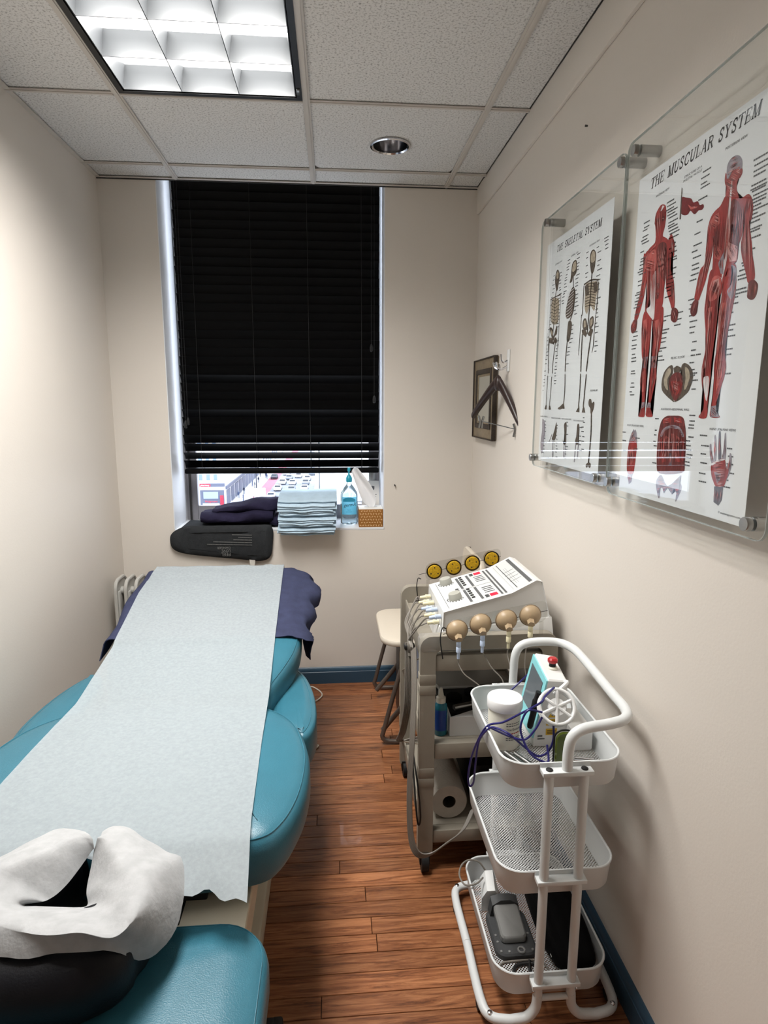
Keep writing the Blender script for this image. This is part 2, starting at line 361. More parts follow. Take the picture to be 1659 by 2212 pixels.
def cushion(out, zt, th, r, zfn=None, dome=.012, deep=1.0):
    """upholstered pad from a counter-clockwise outline; rounded rim, slightly domed top"""
    zfn = zfn or (lambda x, y: 0.0); rings = []
    for d, z in ((r*.9, -th), (r*.35, -th+r*.25), (0, -th+r), (0, -r*1.05), (r*.12, -r*.55), (r*.4, -r*.2), (r*.9, -.001), (r*(.9+.7*deep), dome*.3), (r*(.9+1.7*deep), dome*.7), (r*(.9+2.7*deep), dome)):
        q = inset(out, d); rings.append([(p[0], p[1], zt+z+zfn(p[0], p[1])) for p in q])
    mb = MB(); mb.loft(rings, capb=False)
    mb.bm.verts.ensure_lookup_table(); n = len(out); L_ = [mb.bm.verts[len(mb.bm.verts)-n+k] for k in range(n)]
    cx = sum(v.co.x for v in L_)/n; cy = sum(v.co.y for v in L_)/n; c = mb.bm.verts.new((cx, cy, zt+dome*1.05+zfn(cx, cy)))
    for k in range(n): mb.bm.faces.new((L_[k], L_[(k+1) % n], c))
    return mb

# ================================================================ the room
XL, XR, YB, YF, ZC = -1.029, .6935, 3.0595, -1.15, 2.4165
WX0, WX1, WZ0 = -.777, .252, .82                     # window opening
REV = .30                                            # depth of the window recess
def struct(name, mb, m, parent=None): return obj(name, mb, m, parent, kind='structure' if parent is None else None)
floor = struct('floor', MB().bx(XL-.1, XR+.1, YF-.1, YB+.1, -.06, -.012), 'trim_dark')
PW = .0572; y = YF; row = 0
while y < YB-.001:
    x = XL; y1 = min(y+PW, YB); first = True
    while x < XR-.01:
        ln = random.uniform(.3, 1.0) if first else random.uniform(.5, 1.15); first = False
        x1 = min(x+ln, XR)
        if XR-x1 < .18: x1 = XR
        g = .0007; w_, d_ = (x1-x)/2-g, (y1-y)/2-g; mb = MB()
        mb.loft([[(-w_, -d_, -.012), (w_, -d_, -.012), (w_, d_, -.012), (-w_, d_, -.012)], [(-w_, -d_, -.0012), (w_, -d_, -.0012), (w_, d_, -.0012), (-w_, d_, -.0012)], [(-w_+.001, -d_+.001, 0), (w_-.001, -d_+.001, 0), (w_-.001, d_-.001, 0), (-w_+.001, d_-.001, 0)]], capa=False)
        inst('plank', mb.mesh('plank', 'oak_floor'), ((x+x1)/2, (y+y1)/2, random.uniform(-.0003, 0)), floor); x = x1
    y += PW; row += 1
struct('wall_left', MB().bx(XL-.1, XL, YF-.1, YB+REV, -.06, 2.75), 'wall_paint')
struct('wall_right', MB().bx(XR, XR+.1, YF-.1, YB+REV, -.06, 2.75), 'wall_paint')
struct('wall_front', MB().bx(XL, XR, YF-.1, YF, -.06, 2.75), 'wall_paint')
wb = MB().bx(XL, WX0, YB, YB+REV, -.06, 2.75).bx(WX1, XR, YB, YB+REV, -.06, 2.75).bx(WX0, WX1, YB, YB+REV, -.06, WZ0-.012).bx(WX0, WX1, YB, YB+REV, 2.60, 2.75)
struct('wall_back', wb, 'wall_paint')
def baseboard(name, a, b, nrm):
    a, b, n = Vector(a), Vector(b), Vector(nrm); prof = [(0, 0), (.014, 0), (.014, .062), (.012, .064), (.012, .070), (.007, .082), (.003, .086), (0, .086)]
    return struct(name, MB().loft([[a+n*p+V(0, 0, q) for p, q in prof], [b+n*p+V(0, 0, q) for p, q in prof]]), 'base_blue')
baseboard('baseboard_back', (XL+.015, YB, 0), (XR-.015, YB, 0), (0, -1, 0)); baseboard('baseboard_right', (XR, YF, 0), (XR, YB, 0), (-1, 0, 0)); baseboard('baseboard_left', (XL, YB, 0), (XL, YF, 0), (1, 0, 0))
struct('trim_1', MB().box((XR-.006, (YF+YB)/2, 2.361), (.012, YB-YF, .118), .003), 'wall_paint')
# ---- suspended ceiling
ceil = struct('ceiling', MB().bx(XL, XR, YF, YB+REV, 2.62, 2.70), 'troffer_white')
GX = [XL, -.6842, -.0746, .535, XR-.012]; T = .6096; GY = [YF]+[2.2793+T*k for k in range(-5, 2) if 2.2793+T*k > YF+.05]+[YB]
FX0, FX1, FY0, FY1 = GX[1], GX[2], 2.2793-2*T, 2.2793
for i in range(4):
    for j in range(len(GY)-1):
        x0, x1, y0, y1 = GX[i], GX[i+1], GY[j], GY[j+1]
        if i == 1 and FY0-.01 < y0 < FY1-.01: continue
        w_, d_ = (x1-x0)/2-.002, (y1-y0)/2-.002
        if i == 2 and y0 > 2.2 and y0 < 2.4:          # the tile with the round hole of the downlight
            hx, hy, hr = .235-(x0+x1)/2, 2.612-(y0+y1)/2, .070; mb = MB(); n = 40; sq = []
            for k in range(n):
                a = 2*math.pi*k/n; c, s_ = math.cos(a), math.sin(a); ts = [(w_-hx)/c if c > 1e-6 else ((-w_-hx)/c if c < -1e-6 else 9), (d_-hy)/s_ if s_ > 1e-6 else ((-d_-hy)/s_ if s_ < -1e-6 else 9)]; tt = min(ts); sq.append((hx+c*tt, hy+s_*tt))
            cir = [(hx+hr*math.cos(2*math.pi*k/n), hy+hr*math.sin(2*math.pi*k/n)) for k in range(n)]
            A = [mb.bm.verts.new((p[0], p[1], 0)) for p in sq]; B = [mb.bm.verts.new((p[0], p[1], 0)) for p in cir]; C_ = [mb.bm.verts.new((p[0], p[1], .014)) for p in cir]; mb.skin(A, B); mb.skin(B, C_); me = mb.mesh('ceiling_tile', 'ceiling_tile')
        else: me = MB().box((0, 0, .007), (2*w_, 2*d_, .014), .002, seg=1).mesh('ceiling_tile', 'ceiling_tile')
        inst('ceiling_tile', me, ((x0+x1)/2, (y0+y1)/2, ZC+.004), ceil)
def tee(x0, y0, x1, y1):
    along_x = abs(x1-x0) > abs(y1-y0); c = ((x0+x1)/2, (y0+y1)/2, ZC); L_ = abs(x1-x0)+abs(y1-y0); mb = MB()
    for off, w_, h, dz in ((0, .024, .003, 0), (0, .010, .003, -.003), (0, .006, .03, .016)): mb.box((0, 0, dz), (L_ if along_x else w_, w_ if along_x else L_, h))
    inst('grid_bar', mb.mesh('grid_bar', 'grid_white'), c, ceil)
for gx in GX[1:4]: tee(gx, YF, gx, YB)
for gy in GY[1:-1]:
    for i in range(4):
        if i == 1 and FY0+.01 < gy < FY1-.01: continue
        tee(GX[i]+(.012 if i else 0), gy, GX[i+1]-(.012 if i < 3 else 0), gy)
obj('edge_angle', MB().bx(XL, XR-.012, YB-.018, YB, ZC-.003, ZC).bx(XL, XR-.012, YB-.002, YB, ZC-.003, ZC+.02), 'grid_white', ceil)
obj('edge_angle', MB().bx(XL, XL+.018, YF, YB-.018, ZC-.003, ZC), 'grid_white', ceil)
obj('painted_shadow_line', MB().bx(XL, XR-.012, YB-.004, YB-.0005, ZC-.007, ZC-.003), 'trim_dark', ceil)  # solid dark strip, its colour standing in for the shadow below the edge angle
# ---- fluorescent troffer (its light lives here)
tr = thing('ceiling_light', (-.379, (FY0+FY1)/2, ZC), 'large fluorescent ceiling light with silver louver grid and black rim', 'light')
ix0, ix1, iy0, iy1 = FX0+.034, FX1-.034, FY0+.034, FY1-.034
obj('housing', MB().bx(FX0+.013, FX1-.013, FY0+.013, FY1-.013, ZC+.150, ZC+.158).bx(ix0-.012, ix0-.006, iy0-.012, iy1+.012, ZC, ZC+.15).bx(ix1+.006, ix1+.012, iy0-.012, iy1+.012, ZC, ZC+.15).bx(ix0-.006, ix1+.006, iy0-.012, iy0-.006, ZC, ZC+.15).bx(ix0-.006, ix1+.006, iy1+.006, iy1+.012, ZC, ZC+.15), 'troffer_white', tr)
rim = MB()
for a in ((FX0+.012, ix0-.004, FY0+.012, FY1-.012), (ix1+.004, FX1-.012, FY0+.012, FY1-.012), (ix0-.004, ix1+.004, FY0+.012, iy0-.004), (ix0-.004, ix1+.004, iy1+.004, FY1-.012)): rim.bx(*a, ZC-.004, ZC+.012)
obj('rim', rim, 'black_metal', tr)
obj('latch', MB().bx(ix1+.006, ix1+.016, iy1-.06, iy1-.025, ZC-.010, ZC-.002, .002), 'steel', tr)
def blade(p0, p1, h, t0, t1):
    """parabolic louver blade: wide top, narrow bottom edge, concave sides"""
    p0, p1 = Vector(p0), Vector(p1); d = (p1-p0).normalized(); n = Vector((-d.y, d.x, 0)); prof = [(-t0, 0), (-t0*1.3, h*.3), (-t1*.55, h*.7), (-t1, h), (t1, h), (t1*.55, h*.7), (t0*1.3, h*.3), (t0, 0)]
    return MB().loft([[p0+n*a+V(0, 0, b) for a, b in prof], [p1+n*a+V(0, 0, b) for a, b in prof]])
for k in range(4):
    x = ix0+(ix1-ix0)*k/3; obj('louver', blade((x, iy0, ZC-.001), (x, iy1, ZC-.001), .065, .0012, .012), 'louver', tr)
for k in range(7):
    yy = iy0+(iy1-iy0)*k/6; obj('louver', blade((ix0, yy, ZC-.001), (ix1, yy, ZC-.001), .065, .0012, .016), 'louver', tr)
mat('tube_glow', rgb(255, 250, 244), .5, emit=9.0)
for k in range(3):
    x = ix0+(ix1-ix0)*(k+.5)/3; obj('tube', MB().cyl((x, iy0+.01, ZC+.105), (x, iy1-.01, ZC+.105), .013, seg=12), 'tube_glow', tr)
ld = bpy.data.lights.new('troffer_light', 'AREA'); ld.shape = 'RECTANGLE'; ld.size = ix1-ix0-.01; ld.size_y = iy1-iy0-.01; ld.energy = TROFFER_WATTS; ld.color = (1.0, .98, .95); ld.spread = math.radians(165)
lo = bpy.data.objects.new('troffer_light', ld); COL.objects.link(lo); lo.parent = tr; lo.location = (0, 0, .078)
# ---- recessed downlight, switched off
dlt = thing('downlight', (.235, 2.612, ZC), 'round recessed chrome downlight in the ceiling tile, switched off', 'light')
obj('trim_ring', MB().lathe([(.070, .006), (.078, .0), (.078, -.004), (.072, -.006), (.066, -.002), (.066, .006)], (.235, 2.612, ZC), seg=40, capb=False, capt=False), 'chrome', dlt)
obj('reflector', MB().lathe([(.066, 0), (.066, .03), (.06, .07), (.05, .11), (.02, .125), (.0, .126)], (.235, 2.612, ZC), seg=40, capb=False), 'chrome', dlt)
obj('bulb', MB().lathe([(.0, .06), (.016, .064), (.024, .08), (.02, .1), (.012, .12)], (.235, 2.612, ZC), seg=20), 'troffer_white', dlt)

# ================================================================ window, blind and street
win = bpy.data.objects.new('window_1', None); COL.objects.link(win); win.location = (-.26, YB+REV, WZ0); win['kind'] = 'structure'
YW = YB+REV
obj('sill', MB().box(((WX0+WX1)/2, YB+REV/2-.001, WZ0-.006), (WX1-WX0-.002, REV-.002, .012), .002), 'jamb_white', win)
obj('jamb', MB().bx(WX0, WX0+.004, YB+.001, YW-.03, WZ0, 2.60), 'jamb_white', win); obj('jamb', MB().bx(WX1-.004, WX1, YB+.001, YW-.03, WZ0, 2.60), 'jamb_white', win)
fr = MB().bx(WX0+.004, WX0+.062, YW-.03, YW, WZ0, 2.6, .003).bx(WX1-.062, WX1-.004, YW-.03, YW, WZ0, 2.6, .003).bx(WX0+.062, WX1-.062, YW-.03, YW, WZ0, WZ0+.075, .003).bx(WX0+.062, WX1-.062, YW-.03, YW, 2.54, 2.6, .003)
obj('frame', fr, 'alu_frame', win); obj('sash_stop', MB().bx(WX0+.022, WX0+.03, YW-.045, YW-.03, WZ0, 2.6), 'trim_dark', win)
obj('lock_block', MB().bx(WX1-.062, WX1-.026, YW-.048, YW-.03, .965, 1.10, .002), 'steel', win)
obj('pane', MB().bx(WX0+.06, WX1-.06, YW-.012, YW-.008, WZ0+.07, 2.545), 'window_glass', win)
obj('mullion', MB().bx(-.078, -.070, YW-.02, YW, WZ0+.075, 2.545), 'jamb_white', win)
# venetian blind
YV = 3.205; BX0, BX1 = -.742, .235; bl = thing('venetian_blind', ((BX0+BX1)/2, YV, 1.08), 'black venetian blind lowered almost to the window sill', 'blind')
obj('head_rail', MB().bx(BX0, BX1, YV-.028, YV+.028, 2.54, 2.598, .003), 'blind_black', bl)
obj('bottom_rail', MB().box(((BX0+BX1)/2, YV, 1.094), (BX1-BX0, .054, .026), .007), 'blind_black', bl)
def slat_mesh():
    n = 5; w = .0255; up = []; lo_ = []
    for k in range(n+1):
        t = -1+2*k/n; up.append((t*w, .0032*(1-t*t)+.0011)); lo_.append((t*w, .0032*(1-t*t)-.0011))
    P = up+lo_[::-1]; h = (BX1-BX0)/2
    return MB().loft([[(-h, a, b) for a, b in P], [(h, a, b) for a, b in P]]).mesh('slat', 'blind_black')
sm_ = slat_mesh(); z = 1.129; i = 0
GAPS = {0: 50, 1: 41, 2: 50, 3: 54, 6: 53, 10: 55}
while z < 2.53:
    ang = GAPS.get(i, random.uniform(66, 72)); inst('slat', sm_, ((BX0+BX1)/2+random.uniform(-.002, .002), YV, z), bl, (math.radians(-ang), random.uniform(-.0012, .0012), 0)); z += .0420; i += 1
for fx in (.09, .37, .645, .91):
    x = BX0+(BX1-BX0)*fx
    for yy in (YV-.0275, YV+.0275): obj('ladder_cord', MB().cyl((x, yy, 1.10), (x, yy, 2.55), .0012, seg=6), 'cord_black', bl)
for x, zb in ((BX0+.020, 1.345), (BX0+.032, 1.36), (BX1-.040, 1.72), (BX1-.026, 1.47)):
    c = obj('pull_cord', MB().cyl((x, YV-.034, zb), (x, YV-.034, 2.55), .0012, seg=6), 'cord_black', bl)
    obj('tassel', MB().lathe([(.002, 0), (.0075, .004), (.0085, .02), (.005, .034), (.002, .038)], (x, YV-.034, zb-.036), seg=12), 'cord_black', c)
# ---- the street far below
ZG = -20.6
struct('ground', MB().bx(-90, 80, 60, 330, ZG-.4, ZG-.16), 'asphalt')
struct('road', MB().bx(-16.2, -5.0, 60, 320, ZG-.16, ZG), 'asphalt'); struct('lane_red', MB().bx(-19.0, -16.2, 60, 320, ZG-.16, ZG+.01), 'bus_lane')
struct('pavement_left', MB().bx(-23.0, -19.0, 60, 320, ZG-.16, ZG+.12), 'sidewalk'); struct('pavement_right', MB().bx(-5.0, 4.0, 60, 320, ZG-.16, ZG+.12), 'sidewalk')
shop = thing('shop_building', (-27, 135, ZG), 'white corner building with a red pharmacy sign beyond the window', 'building')
obj('wall', MB().bx(-46, -23.1, 135, 200, ZG, 12), 'facade_white', shop)
def facewin(par, x, z, w, h, yy, m='win_blue'):
    a = obj('window', MB().bx(x-w/2, x+w/2, yy-.12, yy, z, z+h), 'facade_cream', par); obj('pane', MB().bx(x-w/2+.12, x+w/2-.12, yy-.16, yy-.12, z+.12, z+h-.12), m, a)
for x in (-26.6, -25.1, -28.2, -30, -31.8):
    for z in (-14.9, -11.4, -8): facewin(shop, x, z, 1.0, 1.55, 135)
obj('shop_front', MB().bx(-28.4, -23.4, 134.6, 135, ZG, ZG+3.7), 'shop_dark', shop)
obj('shop_window', MB().bx(-27.7, -24.6, 134.45, 134.6, ZG+1.9, ZG+3.4), 'shop_glass', shop); obj('shop_window', MB().bx(-27.9, -24.4, 134.45, 134.6, ZG+.2, ZG+.9), 'facade_white', shop)
sb = obj('sign_band', MB().bx(-28.4, -23.2, 134.3, 135, ZG+4.5, ZG+5.15), 'shop_dark', shop); obj('sign_panel', MB().bx(-28.35, -26.1, 134.22, 134.3, ZG+4.52, ZG+5.12), 'shop_red', sb)
text_mesh('lettering', 'pharmacy', 'facade_white', lambda x, y: (-28.2+x, 134.2, ZG+4.68+y), .48, .1, sb)
text_mesh('lettering', 'Walgreens', 'shop_red', lambda x, y: (-27.5+x, 134.4, ZG+1.12+y), .62, .2, shop)
obj('door', MB().bx(-24.2, -23.5, 134.4, 134.6, ZG, ZG+2.6), 'shop_red', shop)
obj('side_band', MB().bx(-23.1, -22.8, 135, 200, ZG+3.8, ZG+4.5), 'shop_dark', shop)
for k in range(10): obj('shop_window', MB().bx(-23.1, -22.95, 136+k*6, 140.6+k*6, ZG+.3, ZG+3.5), 'shop_dark', shop)
far = thing('street_building', (-35, 210, ZG), 'pale building further along the left side of the street', 'building'); obj('wall', MB().bx(-48, -23.4, 202, 300, ZG, 8), 'facade_cream', far)
for k in range(8): obj('window', MB().bx(-23.4, -23.2, 204+k*8, 208+k*8, ZG+1, ZG+4), 'win_blue', far)
wht = thing('street_building', (6, 141, ZG), 'blank white building on the right beyond the window', 'building'); obj('wall', MB().bx(-4.1, 30, 141, 170, ZG, 15), 'facade_white', wht)
obj('cornice', MB().bx(-4.1, 30, 140.7, 141, ZG+14, ZG+14.5), 'facade_white', wht)
for k in range(5): obj('window', MB().bx(8+k*4, 9.6+k*4, 140.85, 141, ZG+6, ZG+8.2), 'win_blue', wht)
end = thing('street_building', (-10, 310, ZG), 'distant pale building closing the far end of the street', 'building'); obj('wall', MB().bx(-40, 40, 310, 325, ZG, -2), 'facade_cream', end)
for k in range(9): obj('window', MB().bx(-34+k*8, -31+k*8, 309.8, 310, ZG+4, ZG+8), 'win_blue', end)
sl = thing('street_lamp', (-18.6, 152, ZG), 'thin grey lamp post standing at the kerb outside', 'lamp post'); obj('pole', MB().cyl((-18.6, 152, ZG+.1), (-18.6, 152, ZG+8), .12, .07), 'cloth_dark', sl); obj('arm', MB().tube([(-18.6, 152, ZG+8), (-17.6, 152, ZG+8.4), (-16.6, 152, ZG+8.4)], .06), 'cloth_dark', sl)
def car_meshes(body):
    pr = [(-2.2, .35), (-2.25, .75), (-1.95, .95), (-1.3, 1.0), (-.8, 1.42), (.8, 1.45), (1.5, 1.0), (2.15, .88), (2.25, .4)]
    def ring(y, s): return [(y*s, p[0], p[1]) for p in pr]
    b = MB().loft([[(-.9*(.82 if p[1] > 1.1 else 1), p[0], p[1]) for p in pr], [(.9*(.82 if p[1] > 1.1 else 1), p[0], p[1]) for p in pr]]).mesh('body', body)
    g = MB().loft([[(-.75, -1.28, 1.02), (.75, -1.28, 1.02), (.68, -.84, 1.39), (-.68, -.84, 1.39)], [(-.75, -1.31, 1.04), (.75, -1.31, 1.04), (.68, -.87, 1.41), (-.68, -.87, 1.41)]]).bx(-.80, .80, -.55, .6, 1.12, 1.36).mesh('glazing', 'car_glass')
    w = MB().cyl((-.1, 0, 0), (.1, 0, 0), .33, seg=12).mesh('wheel', 'rubber'); return b, g, w
cars = [(595, -17.4, 186, 'car_dark', 'dark car far along the red bus lane'), (583, -17.5, 151, 'car_dark', 'dark car nearest on the red bus lane')]
clist = [(-14.2, 160.6), (-10.6, 158.4), (-11.2, 172.4), (-14.0, 173.4), (-7.6, 172.4), (-7.5, 182), (-10.4, 189), (-12.9, 184), (-10.4, 149), (-14.4, 196), (-6.6, 196), (-14.6, 147), (-7.4, 160)]
kinds = {}
def put_car(x, y, body, label, grp, flip=0):
    if body not in kinds: kinds[body] = car_meshes(body)
    b, g, w = kinds[body]; t = thing('car', (x, y, ZG), label, 'car', grp)
    for nm, me, loc in (('body', b, (0, 0, 0)), ('glazing', g, (0, 0, 0)), ('wheel', w, (.85, 1.35, .33)), ('wheel', w, (-.85, 1.35, .33)), ('wheel', w, (.85, -1.35, .33)), ('wheel', w, (-.85, -1.35, .33))):
        o = bpy.data.objects.new(nm, me); COL.objects.link(o); o.parent = t; o.location = loc
for _, x, y, b, l in cars: put_car(x, y, b, l, None)
for k, (x, y) in enumerate(clist): put_car(x, y, ('car_white', 'car_grey', 'car_white')[k % 3], ('white car in the street traffic below', 'silver grey car in the street traffic below', 'white car in the street traffic below')[k % 3], 'cars in the street traffic')
van = thing('delivery_van', (-16.4, 141, ZG), 'white box van parked beside the red bus lane', 'van'); obj('box', MB().bx(-17.5, -15.4, 138.5, 142.5, ZG+.6, ZG+3.1, .1), 'car_white', van); obj('cab', MB().bx(-17.4, -15.5, 142.5, 144.2, ZG+.5, ZG+2.2, .15), 'car_white', van)
for wx in (-17.3, -15.6):
    for wy in (139.3, 143.3): obj('wheel', MB().cyl((wx-.1, wy, ZG+.36), (wx+.1, wy, ZG+.36), .36, seg=12), 'rubber', van)
def person_mesh(m):
    mb = MB()
    for s in (-1, 1): mb.loft([[(s*.10+.05*math.cos(a)*k, .06*math.sin(a)*k+dy, z) for a in [2*math.pi*i/8 for i in range(8)]] for z, k, dy in ((0, 1.0, .1*s), (.45, 1.0, .05*s), (.85, 1.5, 0))])
    mb.loft([[(w*math.cos(a), .11*math.sin(a)*(w/.18), z) for a in [2*math.pi*i/10 for i in range(10)]] for z, w in ((.80, .16), (.95, .17), (1.2, .17), (1.42, .22), (1.46, .12), (1.52, .06), (1.55, .07), (1.62, .095), (1.70, .09), (1.75, .03))])
    for s in (-1, 1): mb.tube([(s*.2, 0, 1.38), (s*.26, .02, 1.1), (s*.24, .1, .85)], .045, 6)
    return mb.mesh('person', m)
pms = [person_mesh('cloth_dark'), person_mesh('cloth_blue')]
for k, (x, y) in enumerate([(-20.6, 165), (-21.6, 168), (-20.0, 187), (-19.4, 184), (-21.9, 154), (-20.4, 142), (-22.0, 190), (-19.8, 200), (-4.4, 170), (-3.9, 160), (-4.6, 182), (-22.2, 147), (-20.9, 176)]):
    o = bpy.data.objects.new('person', pms[k % 2]); COL.objects.link(o); o.location = (x, y, ZG+.12); o.rotation_euler = (0, 0, random.uniform(0, 6)); tag(o, ('distant pedestrian in dark clothes on the pavement below', 'distant pedestrian in blue clothes on the pavement below')[k % 2], 'person', 'pedestrians on the pavement')

# ================================================================ things on the window sill
hp = thing('heating_pad', (-.55, 3.03, .82), 'dark grey fabric heating pad hanging over the sill, printed upside down', 'heating pad')
def pad_out():
    P = [(-.795, .785), (-.79, .74), (-.76, .715), (-.70, .70), (-.58, .685), (-.46, .672), (-.38, .662), (-.335, .668), (-.312, .69), (-.303, .74), (-.306, .835), (-.40, .842), (-.62, .842), (-.70, .842), (-.745, .832), (-.78, .812)]
    return [(p.x, p.y) for p in catmull([V(a, b, 0) for a, b in P], 4, True)]
po = pad_out()
obj('cover', MB().loft([[(x, 3.054+.003, z) for x, z in inset(po, .008)], [(x, 3.049, z) for x, z in po], [(x, 3.040, z) for x, z in po], [(x, 3.031, z) for x, z in inset(po, .008)], [(x, 3.026+.004*math.sin(x*60), z) for x, z in inset(po, .03)]]), 'pad_grey', hp)
obj('top_fold', MB().shell(lambda u, v: (-.74+.43*u, 3.035+.22*v, .8345+.004*math.sin(u*9)*math.sin(v*5)), 14, 6, .012), 'pad_grey', hp)
for k, (bd, sz, zz) in enumerate((('DANGER', .016, .741), ('LOVE', .018, .727), ('FEEL', .024, .711))):
    text_mesh('lettering', bd, 'pad_print', lambda x, y, zz=zz: (-.524-x+.02, 3.0205, zz-y+.0), sz, 0, hp)
for k in range(5):
    zz = .80-k*.0125-.004; L_ = (.10, .07, .09, .19, .22)[k]; mb = MB()
    for s in range(int(L_/.006)): mb.bx(-.40-.006*s-.0045, -.40-.006*s, 3.0200, 3.0206, zz+.0022*s/10, zz+.003+.0022*s/10)
    obj('print_line', mb, 'pad_print', hp)
obj('strap', MB().prism([(-.418, .69), (-.388, .69), (-.39, .655), (-.393, .64), (-.397, .625), (-.409, .625), (-.413, .64), (-.416, .655)], lambda a, b: (a, 3.033, b), lambda a, b: (a, 3.041, b)), 'strap_white', hp)
# navy blanket, folded, on the pad, and the light pads' neighbours
nb = thing('folded_blanket', (-.46, 3.09, .84), 'folded dark navy fleece blanket lying on the heating pad', 'blanket')
def slab(x0, x1, y0, y1, z0, z1, r, wob, seed, tilt=0.0):
    """soft folded-cloth slab: rounded section swept along x"""
    rnd = random.Random(seed); rings = []; n = 14; ph = [rnd.uniform(0, 6) for _ in range(6)]
    for i in range(n+1):
        t = i/n; x = x0+(x1-x0)*t; e = min(t, 1-t)*n; k = 1.0 if e > 1.2 else (.72+.28*e/1.2)
        zz1 = z1+tilt*(t-.5)+wob*math.sin(ph[0]+t*7)+wob*.6*math.sin(ph[1]+t*15); ym = (y0+y1)/2; zm = (z0+zz1)/2; P = []
        for (a, b) in rrect(-.5, .5, -.5, .5, .42, 5):
            P.append((x, ym+a*(y1-y0)*k+wob*math.sin(ph[2]+t*9+b*5), max(z0, zm+b*(zz1-z0)*(k*.5+.5)+wob*.5*math.sin(ph[3]+a*11+t*5))))
        rings.append(P)
    return MB().loft(rings)
obj('lower_fold', slab(-.655, -.300, 3.045, 3.26, .842, .905, .02, .006, 3, .02), 'navy_dark', nb); obj('upper_fold', slab(-.60, -.276, 3.085, 3.25, .893, .945, .02, .006, 5, .05), 'navy_dark', nb)
nb2 = thing('folded_towel', (-.29, 3.18, .82), 'crumpled navy cloth tucked between the blanket and the pale blue towels', 'towel'); obj('cloth', slab(-.325, -.268, 3.08, 3.29, .822, .875, .02, .004, 9), 'navy_dark', nb2)
# stack of pale blue towels, each folded, overhanging the sill edge
NT = 16; zz = .8215
for k in range(NT):
    th = random.uniform(.0085, .0108) if k < NT-2 else .014; x0 = -.262+random.uniform(-.010, .010); x1 = .008+random.uniform(-.012, .010); yf = 2.955+random.uniform(-.012, .012); rnd = random.Random(k+20); ph = 1.3; dz = .0025; hang = .024
    rings = []
    for i in range(13):
        t = i/12; x = x0+(x1-x0)*t; w = .0016*math.sin(ph+t*8)+.001*math.sin(ph*2+t*19); P = []
        for (a, b) in [(-.5, .0), (-.49, .4), (-.46, .5), (-.1, .5), (.3, .5), (.5, .4), (.5, -.4), (.3, -.5), (-.1, -.5), (-.46, -.5), (-.49, -.4)]:
            yy = yf+.14+a*.28+.003*math.sin(k+t*11); droop = 0.0 if yy > 3.055 else -hang*((3.055-yy)/.1)**1.4
            P.append((x, yy, zz+th*.5+b*th*.84+w+droop))
        rings.append(P)
    lab = 'pale blue folded paper towel in the stack on the sill' if k < NT-1 else 'topmost pale blue towel of the stack, its front flap hanging down'
    o = obj('folded_towel', MB().loft(rings), 'blue_cloth', None, lab, 'towel', 'stack of pale blue towels')
    zz += th+.0004
# hand sanitizer
cx, cy = .080, 3.165; hs = thing('sanitizer_bottle', (cx, cy, .82), 'clear hand sanitizer pump bottle with light blue label and teal pump', 'bottle')
obj('body', MB().lathe([(.036, 0), (.043, .004), (.0445, .012), (.0425, .03), (.0445, .05), (.0445, .145), (.041, .165), (.026, .19), (.014, .205), (.0125, .22)], (cx, cy, .8205), seg=28, sq=(1, .62)), 'gel_clear', hs)
lb = []
def lab_pt(a, h, o=.0008): return (cx+(.0445+o)*math.sin(a), cy-(.0445*.62+o)*math.cos(a), .8205+h)
mb = MB(); mb.grid(lambda u, v: lab_pt(-.95+1.9*u, .052+.09*v), 16, 2); lbl = obj('label', mb, 'label_blue', hs)
obj('label_arch', MB().grid(lambda u, v: lab_pt(-.75+1.5*u, .118+.012*v+.012*math.sin(math.pi*u)*v, .0013), 12, 3), 'label_deep', lbl)
text_mesh('lettering', 'germ', 'ink_black', lambda x, y: lab_pt(-.62+x/.046, .092+y+x*.10, .0018), .024, .15, lbl); text_mesh('lettering', 'X', 'ink_black', lambda x, y: lab_pt(.40+x/.046, .097+y, .0018), .026, .35, lbl)
text_mesh('lettering', 'hand', 'label_deep', lambda x, y: lab_pt(-.22+x/.046, .074+y, .0018), .009, 0, lbl); text_mesh('lettering', 'sanitizer', 'label_deep', lambda x, y: lab_pt(-.36+x/.046, .064+y, .0018), .009, 0, lbl)
obj('cap', MB().lathe([(.0155, .218), (.0165, .222), (.0165, .236), (.012, .246), (.0075, .252), (.0045, .256), (.0042, .272)], (cx, cy, .8205), seg=20), 'teal_plastic', hs)
obj('pump_head', MB().lathe([(.0045, 0), (.0078, .003), (.0085, .012), (.006, .02), (.003, .022)], (cx, cy, 1.0905), seg=16).tube([(cx, cy, 1.102), (cx+.002, cy+.02, 1.104), (cx+.002, cy+.034, 1.098)], .0042, 8, sm=3), 'teal_plastic', hs)
# tissue box with a tissue pulled up
tx0, tx1, ty0, ty1, tz = .126, .246, 3.066, 3.186, .8205; tb = thing('tissue_box', (.186, 3.126, .82), 'brown tissue box with gold leaf pattern at the sill end', 'tissue box')
obj('carton', MB().bx(tx0, tx1, ty0, ty1, tz, tz+.090, .001), 'box_brown', tb); obj('lid', MB().bx(tx0, tx1, ty0, ty1, tz+.0895, tz+.0925, .001), 'box_white', tb)
mb = MB(); rl = random.Random(4)
for r in range(6):
    for c in range(9):
        px = tx0+.008+c*.0131+(.0065 if r % 2 else 0); pz = tz+.009+r*.0145
        if px > tx1-.006: continue
        a = rl.uniform(.4, 1.2)*(1 if (r+c) % 2 else -1); q = [(-.006, 0), (-.002, .0028), (.003, .0026), (.0062, 0), (.003, -.0022), (-.002, -.0024)]
        mb.poly([(px+u*math.cos(a)-v*math.sin(a), ty0-.0005, pz+u*math.sin(a)+v*math.cos(a)) for u, v in q])
